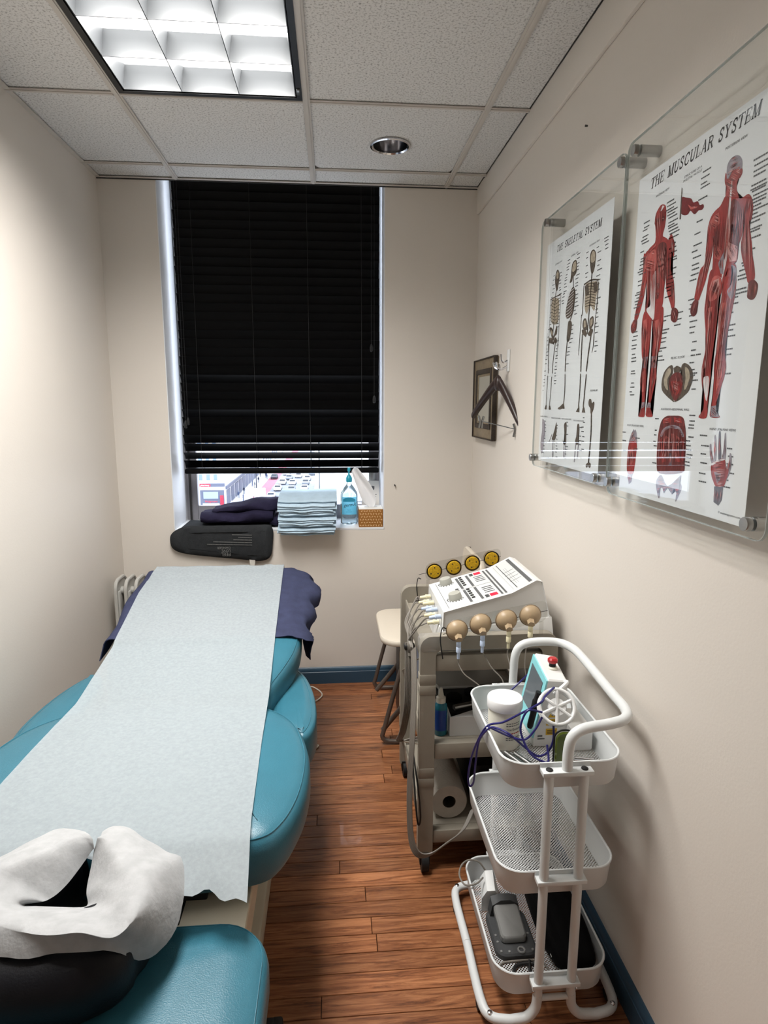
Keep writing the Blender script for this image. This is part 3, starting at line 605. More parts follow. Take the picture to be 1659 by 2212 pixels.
obj('leaf_print', mb, 'gold_print', tb, kind='stuff')
obj('film_slot', MB().lathe([(.036, 0), (.034, .002), (.0, .003)], (.188, 3.126, tz+.0922), seg=24, sq=(1, .8)), 'tape_clear', tb)
def tissue(u, v):
    t = v; cx_ = .192-.078*t+.008*math.sin(t*4); w = .006+.032*math.sin(math.pi*min(1, t*1.02)**.8)+.006*t; f = (u-.5)*2
    return (cx_+f*w+.004*math.sin(t*6+f*2), 3.126+.012*math.sin(f*3.2+t*3)*(.3+t)-.004*t, tz+.09+.205*t+(.010*f*t)-.012*abs(f)*t)
obj('tissue', MB().shell(tissue, 12, 16, .0012), 'tissue', None, 'white tissue sticking up out of the brown tissue box', 'tissue')
cd = thing('paper_card', (.20, 3.24, .82), 'white paper card with a small dark crest behind the tissue box', 'card')
cM = Matrix.Rotation(math.radians(-12), 3, 'X')
obj('sheet', MB().box((.196, 3.268, .925), (.094, .0012, .21), 0, cM), 'box_white', cd)
def cpt(x, z): v = cM @ V(x, -.0012, z); return (.196+v.x, 3.268+v.y, .925+v.z)
obj('crest', MB().poly([cpt(*q) for q in ((.000, .075), (.010, .078), (.022, .075), (.021, .06), (.013, .05), (.004, .058))]), 'ink_grey', cd)
mb = MB()
for zq, l in ((.03, .034), (.02, .03), (-.002, .026), (-.012, .02)): mb.poly([cpt(.0, zq), cpt(l, zq), cpt(l, zq+.003), cpt(.0, zq+.003)])
obj('print_lines', mb, 'ink_grey', cd)
for nx, nz in ((.304, 1.036), (.53, 1.93), (.49, 1.88)):
    if nx == .304: obj('wall_nail', MB().cyl((nx, YB+.002, nz), (nx, YB-.014, nz-.004), .0026, .0034, 8).tube([(nx, YB-.006, nz), (nx+.006, YB-.005, nz-.014)], .0008, 5), 'trim_dark', None, 'small dark nail stuck in the wall right of the window', 'nail')
obj('wall_nail', MB().cyl((XR+.002, 1.78, 2.17), (XR-.007, 1.78, 2.17), .0022, .003, 8), 'trim_dark', None, 'tiny dark nail high on the wall above the posters', 'nail')

# poster artwork outlines, millimetres along and up the wall
MUS=[('r',[(1276,1817),(1267,1820),(1254,1816),(1248,1809),(1245,1793),(1246,1782),(1248,1772),(1253,1762),(1253,1754),(1278,1760),(1283,1778),(1289,1793),(1287,1808)]),('r',[(1279,1764),(1282,1753),(1303,1747),(1318,1739),(1326,1741),(1323,1710),(1308,1705),(1305,1684),(1299,1656),(1301,1635),(1303,1621),(1282,1607),(1269,1603),(1257,1606),(1235,1622),(1232,1645),(1232,1670),(1230,1690),(1232,1735),(1231,1746),(1254,1758)]),('r',[(1310,1744),(1324,1735),(1324,1709),(1324,1687),(1329,1668),(1337,1648),(1347,1622),(1348,1613),(1336,1609),(1327,1621),(1314,1648),(1309,1665),(1305,1685),(1302,1709),(1301,1735)]),('d',[(1348,1612),(1359,1605),(1362,1596),(1358,1586),(1348,1583),(1338,1588),(1335,1598),(1335,1608)]),('r',[(1230,1745),(1220,1754),(1210,1740),(1204,1728),(1207,1737),(1204,1712),(1213,1706),(1212,1686),(1199,1666),(1193,1645),(1188,1615),(1197,1612),(1205,1624),(1222,1650),(1228,1673),(1230,1703),(1234,1735)]),('d',[(1197,1612),(1199,1602),(1197,1592),(1187,1586),(1176,1587),(1173,1602),(1179,1610),(1191,1614)]),('r',[(1301,1623),(1312,1608),(1311,1577),(1304,1535),(1297,1521),(1295,1507),(1303,1483),(1297,1457),(1287,1433),(1296,1412),(1299,1406),(1274,1406),(1274,1420),(1276,1435),(1276,1482),(1279,1504),(1276,1529),(1272,1564),(1272,1600),(1272,1605)]),('r',[(1269,1603),(1267,1595),(1261,1567),(1263,1528),(1259,1505),(1264,1489),(1261,1456),(1261,1433),(1268,1420),(1266,1407),(1239,1407),(1246,1417),(1252,1433),(1236,1474),(1236,1488),(1239,1504),(1239,1526),(1230,1546),(1226,1584),(1227,1602),(1233,1622)]),('l',[(1312,1734),(1278,1739),(1268,1702),(1291,1700),(1316,1710),(1321,1724)]),('d',[(1270,1744),(1236,1740),(1230,1690),(1232,1670),(1243,1677),(1260,1696),(1268,1711)]),('w',[(1281,1688),(1270,1696),(1266,1658),(1263,1604),(1274,1605),(1295,1621),(1297,1627),(1282,1632),(1287,1654),(1285,1675)]),('d',[(1265,1673),(1252,1669),(1252,1659),(1264,1657)]),('d',[(1263,1654),(1250,1651),(1251,1640),(1262,1640)]),('g',[(1298,1529),(1277,1529),(1281,1505),(1294,1507)]),('g',[(1261,1528),(1239,1528),(1241,1504),(1258,1505)]),('g',[(1288,1435),(1276,1436),(1276,1426),(1290,1422)]),('g',[(1262,1435),(1251,1435),(1249,1424),(1265,1424)]),('l',[(1312,1734),(1291,1741),(1278,1750),(1278,1745),(1306,1740)]),('w',[(1268,1808),(1262,1817),(1254,1814),(1263,1808)]),('d',[(1282,1798),(1272,1797),(1269,1788),(1281,1791)]),('d',[(1263,1796),(1249,1794),(1248,1786),(1260,1787)]),('l',[(1307,1604),(1293,1606),(1284,1574),(1287,1542),(1298,1549)]),('l',[(1259,1598),(1242,1599),(1235,1569),(1240,1544),(1252,1540)]),('l',[(1297,1498),(1288,1501),(1283,1457),(1291,1457)]),('l',[(1253,1497),(1242,1499),(1242,1474),(1252,1447)]),('r',[(1060,1809),(1052,1796),(1043,1805),(1031,1805),(1018,1801),(1016,1794),(1020,1788),(1027,1786),(1026,1771),(1016,1755),(1053,1767),(1054,1783),(1059,1790),(1062,1799)]),('g',[(1058,1807),(1058,1819),(1051,1826),(1037,1827),(1025,1821),(1019,1812),(1019,1801),(1031,1805),(1043,1805),(1054,1797)]),('r',[(1053,1773),(1067,1760),(1081,1756),(1092,1749),(1098,1736),(1097,1722),(1079,1714),(1077,1691),(1074,1661),(1074,1659),(1045,1640),(1033,1641),(1029,1655),(1009,1659),(1008,1671),(1008,1682),(1001,1698),(999,1723),(981,1729),(985,1746),(995,1756),(1008,1755),(1017,1756),(1027,1770)]),('r',[(1098,1736),(1097,1722),(1098,1700),(1099,1700),(1099,1675),(1111,1667),(1117,1649),(1120,1633),(1122,1618),(1109,1614),(1104,1621),(1092,1644),(1085,1666),(1079,1689),(1081,1718)]),('d',[(1120,1617),(1130,1610),(1132,1598),(1127,1591),(1120,1588),(1111,1592),(1109,1604),(1109,1613)]),('r',[(1001,1737),(985,1741),(980,1729),(982,1714),(986,1712),(975,1678),(970,1659),(964,1643),(960,1623),(974,1619),(980,1630),(989,1648),(998,1667),(1002,1686),(997,1710)]),('d',[(973,1620),(974,1608),(973,1597),(961,1592),(953,1596),(950,1609),(952,1615),(962,1622)]),('r',[(1076,1660),(1084,1643),(1086,1618),(1087,1591),(1079,1560),(1074,1537),(1075,1518),(1080,1492),(1075,1465),(1065,1441),(1065,1422),(1077,1409),(1054,1408),(1051,1425),(1053,1445),(1051,1468),(1050,1490),(1053,1505),(1049,1535),(1046,1571),(1048,1609),(1042,1617),(1047,1640)]),('r',[(1043,1640),(1040,1611),(1044,1585),(1041,1549),(1041,1527),(1044,1500),(1041,1473),(1039,1449),(1041,1433),(1043,1422),(1041,1410),(1014,1410),(1025,1419),(1028,1434),(1023,1449),(1011,1484),(1011,1498),(1018,1516),(1018,1532),(1013,1556),(1008,1587),(1004,1613),(1008,1649),(1017,1657),(1029,1655),(1033,1641)]),('l',[(1071,1645),(1051,1644),(1046,1626),(1053,1610),(1073,1607),(1080,1620)]),('p',[(1068,1640),(1053,1641),(1050,1629),(1062,1620),(1070,1624)]),('g',[(1022,1656),(1008,1648),(1006,1622),(1013,1601),(1027,1616),(1016,1626),(1015,1647)]),('w',[(1043,1786),(1039,1783),(1038,1734),(1035,1678),(1038,1656),(1043,1638),(1045,1640),(1044,1664),(1040,1679),(1043,1736)]),('w',[(1072,1475),(1066,1480),(1055,1477),(1054,1453),(1057,1437),(1066,1453)]),('g',[(1043,1428),(1028,1430),(1025,1419),(1016,1411),(1040,1410)]),('d',[(1038,1757),(1019,1752),(1006,1728),(1011,1700),(1009,1677),(1029,1675),(1034,1706)]),('l',[(1094,1741),(1082,1749),(1070,1750),(1062,1732),(1078,1725)]),('l',[(1075,1700),(1050,1688),(1052,1670),(1071,1677)]),('p',[(1042,1698),(1010,1682),(1009,1660),(1027,1662)]),('g',[(1059,1666),(1045,1682),(1041,1645),(1049,1648)]),('l',[(1078,1596),(1064,1597),(1064,1566),(1071,1552)]),('l',[(1039,1599),(1024,1598),(1025,1568),(1033,1548)]),('l',[(1038,1515),(1024,1517),(1018,1481),(1031,1452)]),('l',[(1073,1510),(1060,1509),(1057,1489),(1073,1488)]),('g',[(1018,1596),(1009,1589),(1016,1542),(1021,1542)]),('b',[(1196,1829),(1193,1827),(1190,1772),(1195,1773)]),('D',[(1193,1810),(1178,1806),(1160,1799),(1152,1790),(1138,1788),(1130,1779),(1120,1778),(1117,1772),(1123,1769),(1133,1771),(1145,1768),(1159,1778),(1167,1774),(1182,1777),(1193,1786)]),('l',[(1170,1792),(1157,1784),(1137,1779),(1139,1777),(1159,1780)]),('b',[(1178,1505),(1192,1504),(1208,1493),(1214,1476),(1210,1459),(1192,1448),(1174,1440),(1162,1436),(1175,1455),(1186,1479),(1175,1490)]),('b',[(1146,1503),(1135,1507),(1116,1499),(1105,1482),(1113,1459),(1126,1449),(1146,1439),(1162,1437),(1139,1456),(1137,1474),(1147,1487)]),('t',[(1199,1495),(1187,1501),(1182,1492),(1193,1479),(1188,1459),(1201,1466),(1206,1480)]),('t',[(1134,1499),(1121,1494),(1116,1479),(1125,1460),(1131,1461),(1129,1480)]),('b',[(1174,1500),(1162,1504),(1146,1499),(1153,1487),(1169,1488)]),('d',[(1172,1490),(1147,1489),(1137,1472),(1139,1456),(1153,1440),(1164,1440),(1179,1457),(1186,1475)]),('r',[(1179,1474),(1163,1475),(1141,1472),(1145,1458),(1156,1448),(1170,1455)]),('w',[(1164,1461),(1160,1462),(1159,1456),(1163,1456)]),('w',[(1164,1451),(1160,1452),(1158,1444),(1163,1443)]),('d',[(1188,1408),(1166,1410),(1131,1409),(1119,1396),(1111,1369),(1108,1323),(1115,1305),(1194,1295),(1209,1315),(1212,1364),(1205,1396)]),('g',[(1203,1372),(1192,1385),(1164,1392),(1135,1389),(1118,1374),(1125,1372),(1137,1383),(1163,1386),(1186,1381),(1197,1368)]),('r',[(1195,1404),(1169,1406),(1168,1397),(1197,1394)]),('r',[(1159,1407),(1134,1406),(1128,1397),(1155,1397)]),('l',[(1182,1371),(1171,1368),(1170,1352),(1183,1351),(1189,1363)]),('l',[(1143,1373),(1130,1368),(1130,1355),(1142,1354)]),('l',[(1165,1376),(1154,1376),(1151,1353),(1162,1353)]),('r',[(1193,1343),(1175,1350),(1171,1344),(1175,1321),(1189,1317)]),('r',[(1150,1352),(1132,1347),(1121,1324),(1141,1324)]),('r',[(1205,1358),(1197,1366),(1187,1335),(1200,1318)]),('r',[(1125,1368),(1116,1363),(1113,1326),(1120,1329)]),('k',[(1165,1337),(1157,1339),(1152,1315),(1163,1314)]),('g',[(1198,1288),(1185,1292),(1160,1274),(1118,1300),(1121,1289),(1111,1279),(1119,1261),(1129,1248),(1128,1264),(1138,1272),(1143,1260),(1152,1268),(1159,1270),(1166,1266),(1173,1258),(1180,1268),(1189,1263),(1188,1247),(1194,1248),(1206,1273)]),('g',[(1335,1348),(1328,1364),(1317,1378),(1312,1375),(1309,1378),(1302,1371),(1298,1357),(1298,1348),(1321,1351)]),('r',[(1334,1346),(1321,1352),(1298,1349),(1297,1327),(1301,1294),(1306,1282),(1332,1282),(1337,1312)]),('l',[(1328,1333),(1315,1338),(1308,1308),(1320,1298)]),('g',[(1332,1280),(1307,1282),(1310,1264),(1321,1257)]),('g',[(1026,1331),(1033,1347),(1036,1361),(1032,1364),(1027,1350),(1020,1335)]),('g',[(1019,1335),(1022,1362),(1025,1377),(1021,1379),(1016,1359),(1014,1338)]),('k',[(1008,1340),(1012,1369),(1013,1385),(1009,1386),(1005,1366),(1000,1341)]),('g',[(997,1341),(996,1367),(997,1383),(994,1383),(990,1364),(989,1341)]),('g',[(986,1326),(979,1337),(979,1351),(975,1351),(972,1339),(973,1324),(980,1310)]),('r',[(1026,1330),(1012,1337),(991,1342),(985,1326),(977,1325),(981,1308),(988,1295),(1007,1293),(1016,1301),(1024,1313)]),('g',[(1017,1318),(1008,1317),(997,1316),(998,1306),(1005,1298)]),('w',[(1025,1331),(1009,1338),(992,1342),(991,1340),(1008,1335),(1023,1328)]),('k',[(1012,1293),(988,1296),(988,1273),(996,1262),(1010,1266)])]
SKE=[('b',[(1842,1814),(1827,1802),(1825,1786),(1830,1772),(1836,1756),(1848,1758),(1860,1781),(1860,1799),(1854,1810)]),('t',[(1842,1810),(1833,1801),(1833,1790),(1845,1788),(1854,1802)]),('t',[(1878,1736),(1824,1731),(1817,1703),(1818,1667),(1843,1661),(1875,1671),(1883,1704)]),('b',[(1888,1655),(1873,1656),(1860,1648),(1851,1629),(1831,1655),(1823,1650),(1825,1632),(1839,1628),(1852,1615),(1869,1629)]),('t',[(1875,1650),(1862,1642),(1857,1628),(1873,1638)]),('b',[(1890,1623),(1869,1627),(1852,1613),(1838,1624),(1821,1616),(1824,1606),(1848,1611),(1847,1604),(1860,1608),(1882,1612)]),('b',[(1710,1812),(1698,1804),(1695,1783),(1705,1773),(1722,1769),(1725,1760),(1743,1759),(1738,1770),(1735,1791),(1730,1807)]),('t',[(1710,1808),(1702,1801),(1702,1788),(1721,1783),(1730,1790),(1724,1804)]),('b',[(1723,1743),(1702,1736),(1696,1713),(1709,1680),(1727,1666),(1754,1667),(1762,1685),(1750,1716)]),('b',[(1737,1657),(1713,1652),(1712,1632),(1724,1603),(1744,1607),(1742,1639)]),('b',[(1588,1810),(1574,1797),(1575,1781),(1580,1760),(1595,1753),(1607,1776),(1612,1798),(1605,1810)]),('t',[(1589,1807),(1579,1797),(1580,1782),(1601,1782),(1607,1796),(1600,1806)]),('t',[(1630,1734),(1598,1735),(1559,1729),(1552,1710),(1561,1683),(1566,1660),(1594,1678),(1610,1659),(1628,1676),(1631,1711)]),('b',[(1634,1731),(1611,1732),(1605,1707),(1626,1707)]),('b',[(1583,1730),(1555,1729),(1555,1705),(1572,1703)]),('b',[(1631,1648),(1617,1649),(1607,1637),(1604,1620),(1627,1622),(1636,1636)]),('b',[(1590,1644),(1573,1649),(1565,1641),(1567,1626),(1586,1617),(1592,1630)]),('t',[(1628,1644),(1618,1645),(1612,1628),(1626,1627)]),('t',[(1585,1641),(1572,1644),(1572,1630),(1584,1624)]),('b',[(1637,1623),(1613,1619),(1600,1609),(1581,1619),(1566,1615),(1571,1605),(1588,1602),(1602,1609),(1610,1602),(1621,1607),(1633,1612)]),('b',[(1787,1419),(1764,1427),(1747,1433),(1736,1427),(1734,1419),(1751,1419),(1769,1416)]),('b',[(1568,1439),(1562,1445),(1552,1443),(1546,1434),(1538,1438),(1531,1434),(1533,1421),(1543,1409),(1552,1409),(1554,1420),(1566,1428)]),('b',[(1563,1274),(1555,1282),(1534,1284),(1531,1275),(1539,1271),(1547,1275),(1555,1270)]),('b',[(1894,1415),(1902,1418),(1891,1429),(1883,1428),(1883,1416)]),('b',[(1864,1416),(1862,1427),(1852,1427),(1844,1416),(1854,1414)]),('b',[(1649,1411),(1635,1418),(1628,1428),(1625,1420),(1624,1410)]),('b',[(1608,1410),(1604,1420),(1598,1428),(1592,1420),(1584,1410)]),('b',[(1721,1314),(1718,1331),(1725,1356),(1730,1373),(1722,1381),(1711,1378),(1709,1346),(1707,1332),(1713,1319),(1732,1324),(1739,1334)]),('b',[(1643,1333),(1633,1352),(1635,1368),(1632,1379),(1621,1378),(1617,1361),(1621,1341),(1613,1331),(1631,1324)]),('b',[(1825,1329),(1814,1343),(1801,1364),(1794,1377),(1789,1377),(1787,1353),(1794,1331),(1812,1326)]),('g',[(1913,1348),(1916,1371),(1914,1387),(1892,1376),(1888,1347),(1878,1322),(1890,1337),(1898,1288),(1914,1280),(1925,1305),(1919,1336)])]
SKL=[(5,'b',[(1845,1758),(1851,1738),(1853,1698),(1855,1656),(1858,1628)]),(4,'b',[(1891,1738),(1852,1740),(1808,1739)]),(3,'b',[(1890,1736),(1889,1672),(1893,1590)]),(3,'b',[(1805,1736),(1809,1656),(1810,1593)]),(2,'b',[(1906,1643),(1907,1599),(1900,1569)]),(2,'b',[(1813,1620),(1813,1580),(1820,1565)]),(6,'b',[(1887,1628),(1886,1575),(1882,1524)]),(5,'b',[(1886,1515),(1887,1472),(1887,1427)]),(6,'b',[(1829,1622),(1843,1565),(1847,1522)]),(5,'b',[(1850,1511),(1853,1467),(1858,1427)]),(6,'b',[(1717,1771),(1713,1743),(1701,1723),(1704,1686),(1726,1656)]),(8,'b',[(1729,1607),(1737,1605),(1743,1564),(1743,1523)]),(7,'b',[(1742,1513),(1738,1469),(1742,1429)]),(7,'b',[(1593,1754),(1593,1731),(1595,1688),(1598,1645),(1601,1612)]),(5,'b',[(1640,1736),(1595,1739),(1547,1731)]),(5,'b',[(1640,1732),(1641,1667),(1647,1660)]),(4,'b',[(1646,1657),(1649,1606),(1651,1570)]),(5,'b',[(1549,1726),(1550,1681),(1553,1655)]),(4,'b',[(1554,1650),(1558,1606),(1559,1571)]),(3,'b',[(1649,1604),(1651,1581),(1651,1560)]),(3,'b',[(1557,1598),(1558,1576),(1565,1560)]),(8,'b',[(1633,1610),(1632,1560),(1630,1517)]),(8,'b',[(1630,1509),(1629,1467),(1632,1426)]),(9,'b',[(1576,1604),(1586,1560),(1593,1516)]),(8,'b',[(1592,1506),(1596,1466),(1600,1426)]),(9,'b',[(1546,1413),(1541,1364),(1543,1314),(1546,1279)]),(2,'b',[(1813,1330),(1815,1281)]),(2,'b',[(1797,1331),(1805,1277)]),(6,'g',[(1722,1318),(1723,1282)]),(5,'g',[(1711,1319),(1711,1281)]),(7,'g',[(1637,1328),(1641,1278)]),(7,'g',[(1619,1329),(1621,1288)]),(6,'g',[(1812,1326),(1811,1276)]),(3,'b',[(1824,1343),(1847,1317)]),(2.2,'b',[(1881,1737),(1853,1728),(1825,1730)]),(2.2,'b',[(1881,1728),(1852,1719),(1824,1721)]),(2.2,'b',[(1880,1719),(1850,1710),(1824,1712)]),(2.2,'b',[(1879,1710),(1849,1701),(1823,1703)]),(2.2,'b',[(1879,1701),(1848,1692),(1822,1695)]),(2.2,'b',[(1878,1692),(1847,1683),(1822,1686)]),(2.2,'b',[(1877,1683),(1845,1674),(1821,1677)]),(2.2,'b',[(1877,1674),(1844,1665),(1820,1668)]),(2.6,'b',[(1627,1732),(1598,1732),(1560,1722)]),(2.6,'b',[(1627,1726),(1597,1725),(1560,1716)]),(2.6,'b',[(1626,1719),(1596,1718),(1561,1710)]),(2.6,'b',[(1626,1712),(1595,1711),(1561,1703)]),(2.6,'b',[(1625,1706),(1594,1705),(1561,1697)]),(2.6,'b',[(1625,1699),(1593,1698),(1562,1690)]),(2.6,'b',[(1624,1692),(1592,1691),(1562,1684)]),(2.6,'b',[(1624,1685),(1591,1685),(1562,1678)]),(2.6,'b',[(1623,1679),(1590,1678),(1563,1671)]),(2.0,'w',[(1751,1731),(1731,1735),(1706,1739)]),(2.0,'w',[(1752,1723),(1731,1727),(1707,1732)]),(2.0,'w',[(1753,1716),(1731,1720),(1708,1724)]),(2.0,'w',[(1754,1708),(1731,1712),(1709,1717)]),(2.0,'w',[(1756,1700),(1731,1704),(1710,1709)]),(2.0,'w',[(1757,1692),(1731,1696),(1711,1701)]),(2.0,'w',[(1758,1684),(1731,1688),(1712,1694)]),(2.0,'w',[(1759,1676),(1730,1680),(1713,1686)]),(2.0,'w',[(1760,1669),(1730,1672),(1714,1678)])]
FACE=[[(-466,1112,585),(-461,1121,600),(-460,1140,600)],[(-470,1111,570),(-433,1099,612),(-432,1155,600)],[(-465,1086,565),(-393,1049,620),(-387,1140,590)],[(-460,1057,560),(-364,1001,620),(-341,1118,575)],[(-452,1029,560),(-344,962,620),(-306,1108,560)],[(-441,1007,560),(-329,926,620),(-291,1085,540)],[(-442,998,560),(-327,893,620),(-282,1022,530)],[(-455,992,565),(-341,872,620),(-293,949,520)],[(-475,994,565),(-363,866,620),(-329,918,520)],[(-500,997,565),(-400,873,620),(-347,894,560)],[(-524,1000,565),(-443,876,620),(-380,876,590)],[(-545,1003,565),(-497,889,620),(-451,872,590)],[(-542,1006,565),(-550,911,620),(-520,872,585)],[(-520,1009,565),(-600,952,620),(-612,901,575)],[(-513,1020,560),(-613,1004,620),(-685,986,560)],[(-503,1033,560),(-582,1034,620),(-705,1076,565)],[(-494,1060,560),(-541,1066,620),(-626,1117,580)],[(-484,1100,565),(-525,1106,612),(-578,1146,595)],[(-472,1114,580),(-499,1126,605),(-541,1163,600)],[(-467,1112,585),(-472,1122,600),(-493,1143,600)]]

# ================================================================ anatomy posters behind acrylic sheets
XP = XR-.041
PALETTE = {'r': 'm_red', 'l': 'm_light', 'd': 'm_dark', 'D': 'm_deep', 'w': 'm_white', 'g': 'm_grey', 'k': 'm_slate', 'p': 'm_pink', 'b': 'm_bone', 't': 'm_tan'}
GLY = {  # serif capitals: list of (polyline, stroke width), unit box
 'T': [([(.5, 0), (.5, 1)], .13), ([(.02, .97), (.98, .97)], .06), ([(.3, .02), (.7, .02)], .05), ([(.05, .97), (.03, .78)], .05), ([(.95, .97), (.97, .78)], .05)],
 'H': [([(.18, 0), (.18, 1)], .13), ([(.82, 0), (.82, 1)], .13), ([(.18, .52), (.82, .52)], .05), ([(.02, .02), (.34, .02)], .05), ([(.66, .02), (.98, .02)], .05), ([(.02, .98), (.34, .98)], .05), ([(.66, .98), (.98, .98)], .05)],
 'E': [([(.2, 0), (.2, 1)], .13), ([(.04, .02), (.9, .02)], .05), ([(.04, .98), (.88, .98)], .05), ([(.2, .52), (.66, .52)], .05), ([(.9, 0), (.95, .22)], .05), ([(.88, 1), (.9, .8)], .05), ([(.66, .4), (.66, .64)], .05)],
 'M': [([(.14, 0), (.16, 1)], .06), ([(.16, .98), (.5, .02)], .14), ([(.5, .02), (.84, .98)], .05), ([(.86, 0), (.86, 1)], .14), ([(.02, .02), (.28, .02)], .05), ([(.72, .02), (1.0, .02)], .05), ([(.02, .98), (.2, .98)], .05), ([(.84, .98), (1.0, .98)], .05)],
 'U': [([(.18, 1), (.18, .34), (.24, .12), (.4, .03), (.55, .03), (.72, .1), (.8, .32)], .12), ([(.8, .3), (.8, 1)], .06), ([(.02, .98), (.36, .98)], .05), ([(.66, .98), (.96, .98)], .05)],
 'S': [([(.84, .76), (.8, .92), (.62, .98), (.4, .97), (.22, .86), (.2, .72), (.3, .6), (.5, .52), (.7, .43), (.82, .3), (.8, .15), (.64, .04), (.42, .02), (.24, .08), (.17, .25)], .11), ([(.85, .98), (.84, .7)], .05), ([(.16, .02), (.16, .3)], .05)],
 'C': [([(.88, .74), (.8, .9), (.62, .98), (.42, .96), (.24, .82), (.14, .6), (.14, .4), (.22, .18), (.4, .04), (.62, .02), (.8, .1), (.9, .26)], .11), ([(.89, .98), (.88, .7)], .05)],
 'L': [([(.22, 0), (.22, 1)], .13), ([(.05, .02), (.88, .02)], .05), ([(.88, 0), (.93, .28)], .06), ([(.05, .98), (.4, .98)], .05)],
 'A': [([(.12, 0), (.5, 1)], .05), ([(.5, 1), (.86, 0)], .14), ([(.25, .36), (.74, .36)], .05), ([(0, .02), (.26, .02)], .05), ([(.68, .02), (1.0, .02)], .05)],
 'R': [([(.2, 0), (.2, 1)], .13), ([(.2, .97), (.55, .97), (.74, .88), (.78, .74), (.7, .58), (.52, .52), (.2, .52)], .08), ([(.5, .52), (.88, .02)], .13), ([(.04, .02), (.38, .02)], .05), ([(.76, .02), (1.0, .02)], .05), ([(.04, .98), (.3, .98)], .05)],
 'Y': [([(.5, 0), (.5, .46)], .13), ([(.14, .98), (.5, .44)], .13), ([(.5, .44), (.86, .98)], .05), ([(.32, .02), (.68, .02)], .05), ([(0, .98), (.3, .98)], .05), ([(.7, .98), (1.0, .98)], .05)],
 'K': [([(.2, 0), (.2, 1)], .13), ([(.2, .42), (.8, .98)], .05), ([(.4, .6), (.86, .02)], .13), ([(.04, .02), (.38, .02)], .05), ([(.72, .02), (1.0, .02)], .05), ([(.04, .98), (.38, .98)], .05), ([(.64, .98), (.96, .98)], .05)]}
def stroke(mb, P, w, to3):
    P = [Vector((p[0], p[1])) for p in P]
    for i in range(len(P)-1):
        d = P[i+1]-P[i]
        if d.length < 1e-6: continue
        n = Vector((-d.y, d.x)).normalized()*w/2; e = d.normalized()*w*.25
        mb.poly([to3(*(P[i]-e+n)), to3(*(P[i]-e-n)), to3(*(P[i+1]+e-n)), to3(*(P[i+1]+e+n))])
def title(mb, txt, Y0, Y1, z0, z1, h, x):
    W = {'M': 1.15, ' ': .55, 'E': .82, 'L': .8, 'S': .78, 'T': .9}; tot = sum(W.get(c, .95)+.12 for c in txt); k = (Y0-Y1)/tot; u = 0
    for c in txt:
        w = W.get(c, .95)
        if c != ' ':
            for P, sw in GLY[c]: 
                f = lambda a, b, u=u, w=w: (x, Y0-(u+a*w+.22*b)*k, z0+(z1-z0)*(u/tot)+b*h)
                # constant-width strokes in glyph space (x scaled like y)
                stroke(mb, P, sw*1.35, f)
        u += w+.12
def poster(name, label, Y0, Y1, z0, z1, pY0, pY1, pz0, pz1, stand):
    t = thing(name, (XR, (Y0+Y1)/2, z0), label, 'poster')
    obj('sheet', MB().bx(XP, XP+.0006, Y1, Y0, z0, z1), 'poster_paper', t)
    xf = XP-.0030
    pan = obj('acrylic_sheet', MB().prism(rrect(pY1+.0011, pY0-.0011, pz0+.0011, pz1-.0011, .02, 5), lambda a, b: (xf-.005, a, b), lambda a, b: (xf, a, b)), 'acrylic', t)
    R1 = rrect(pY1, pY0, pz0, pz1, .022, 6); R2 = rrect(pY1+.0012, pY0-.0012, pz0+.0012, pz1-.0012, .021, 6); mb = MB()
    a = [[mb.bm.verts.new((xx, p[0], p[1])) for p in R] for xx, R in ((xf-.0052, R1), (xf+.0002, R1), (xf+.0002, R2), (xf-.0052, R2))]
    for k in range(4): mb.skin(a[k], a[(k+1) % 4])
    obj('sheet_edge', mb, 'acrylic_edge', pan)
    for sy, sz in stand:
        s = obj('standoff', MB().cyl((XR, sy, sz), (xf+.0001, sy, sz), .0115, seg=20), 'acr_metal', t)
        obj('standoff_cap', MB().lathe([(.0115, 0), (.0115, .008), (.0105, .0095), (.0, .0098)], (xf-.0052, sy, sz), (-1, 0, 0), 20), 'acr_metal', s)
    return t
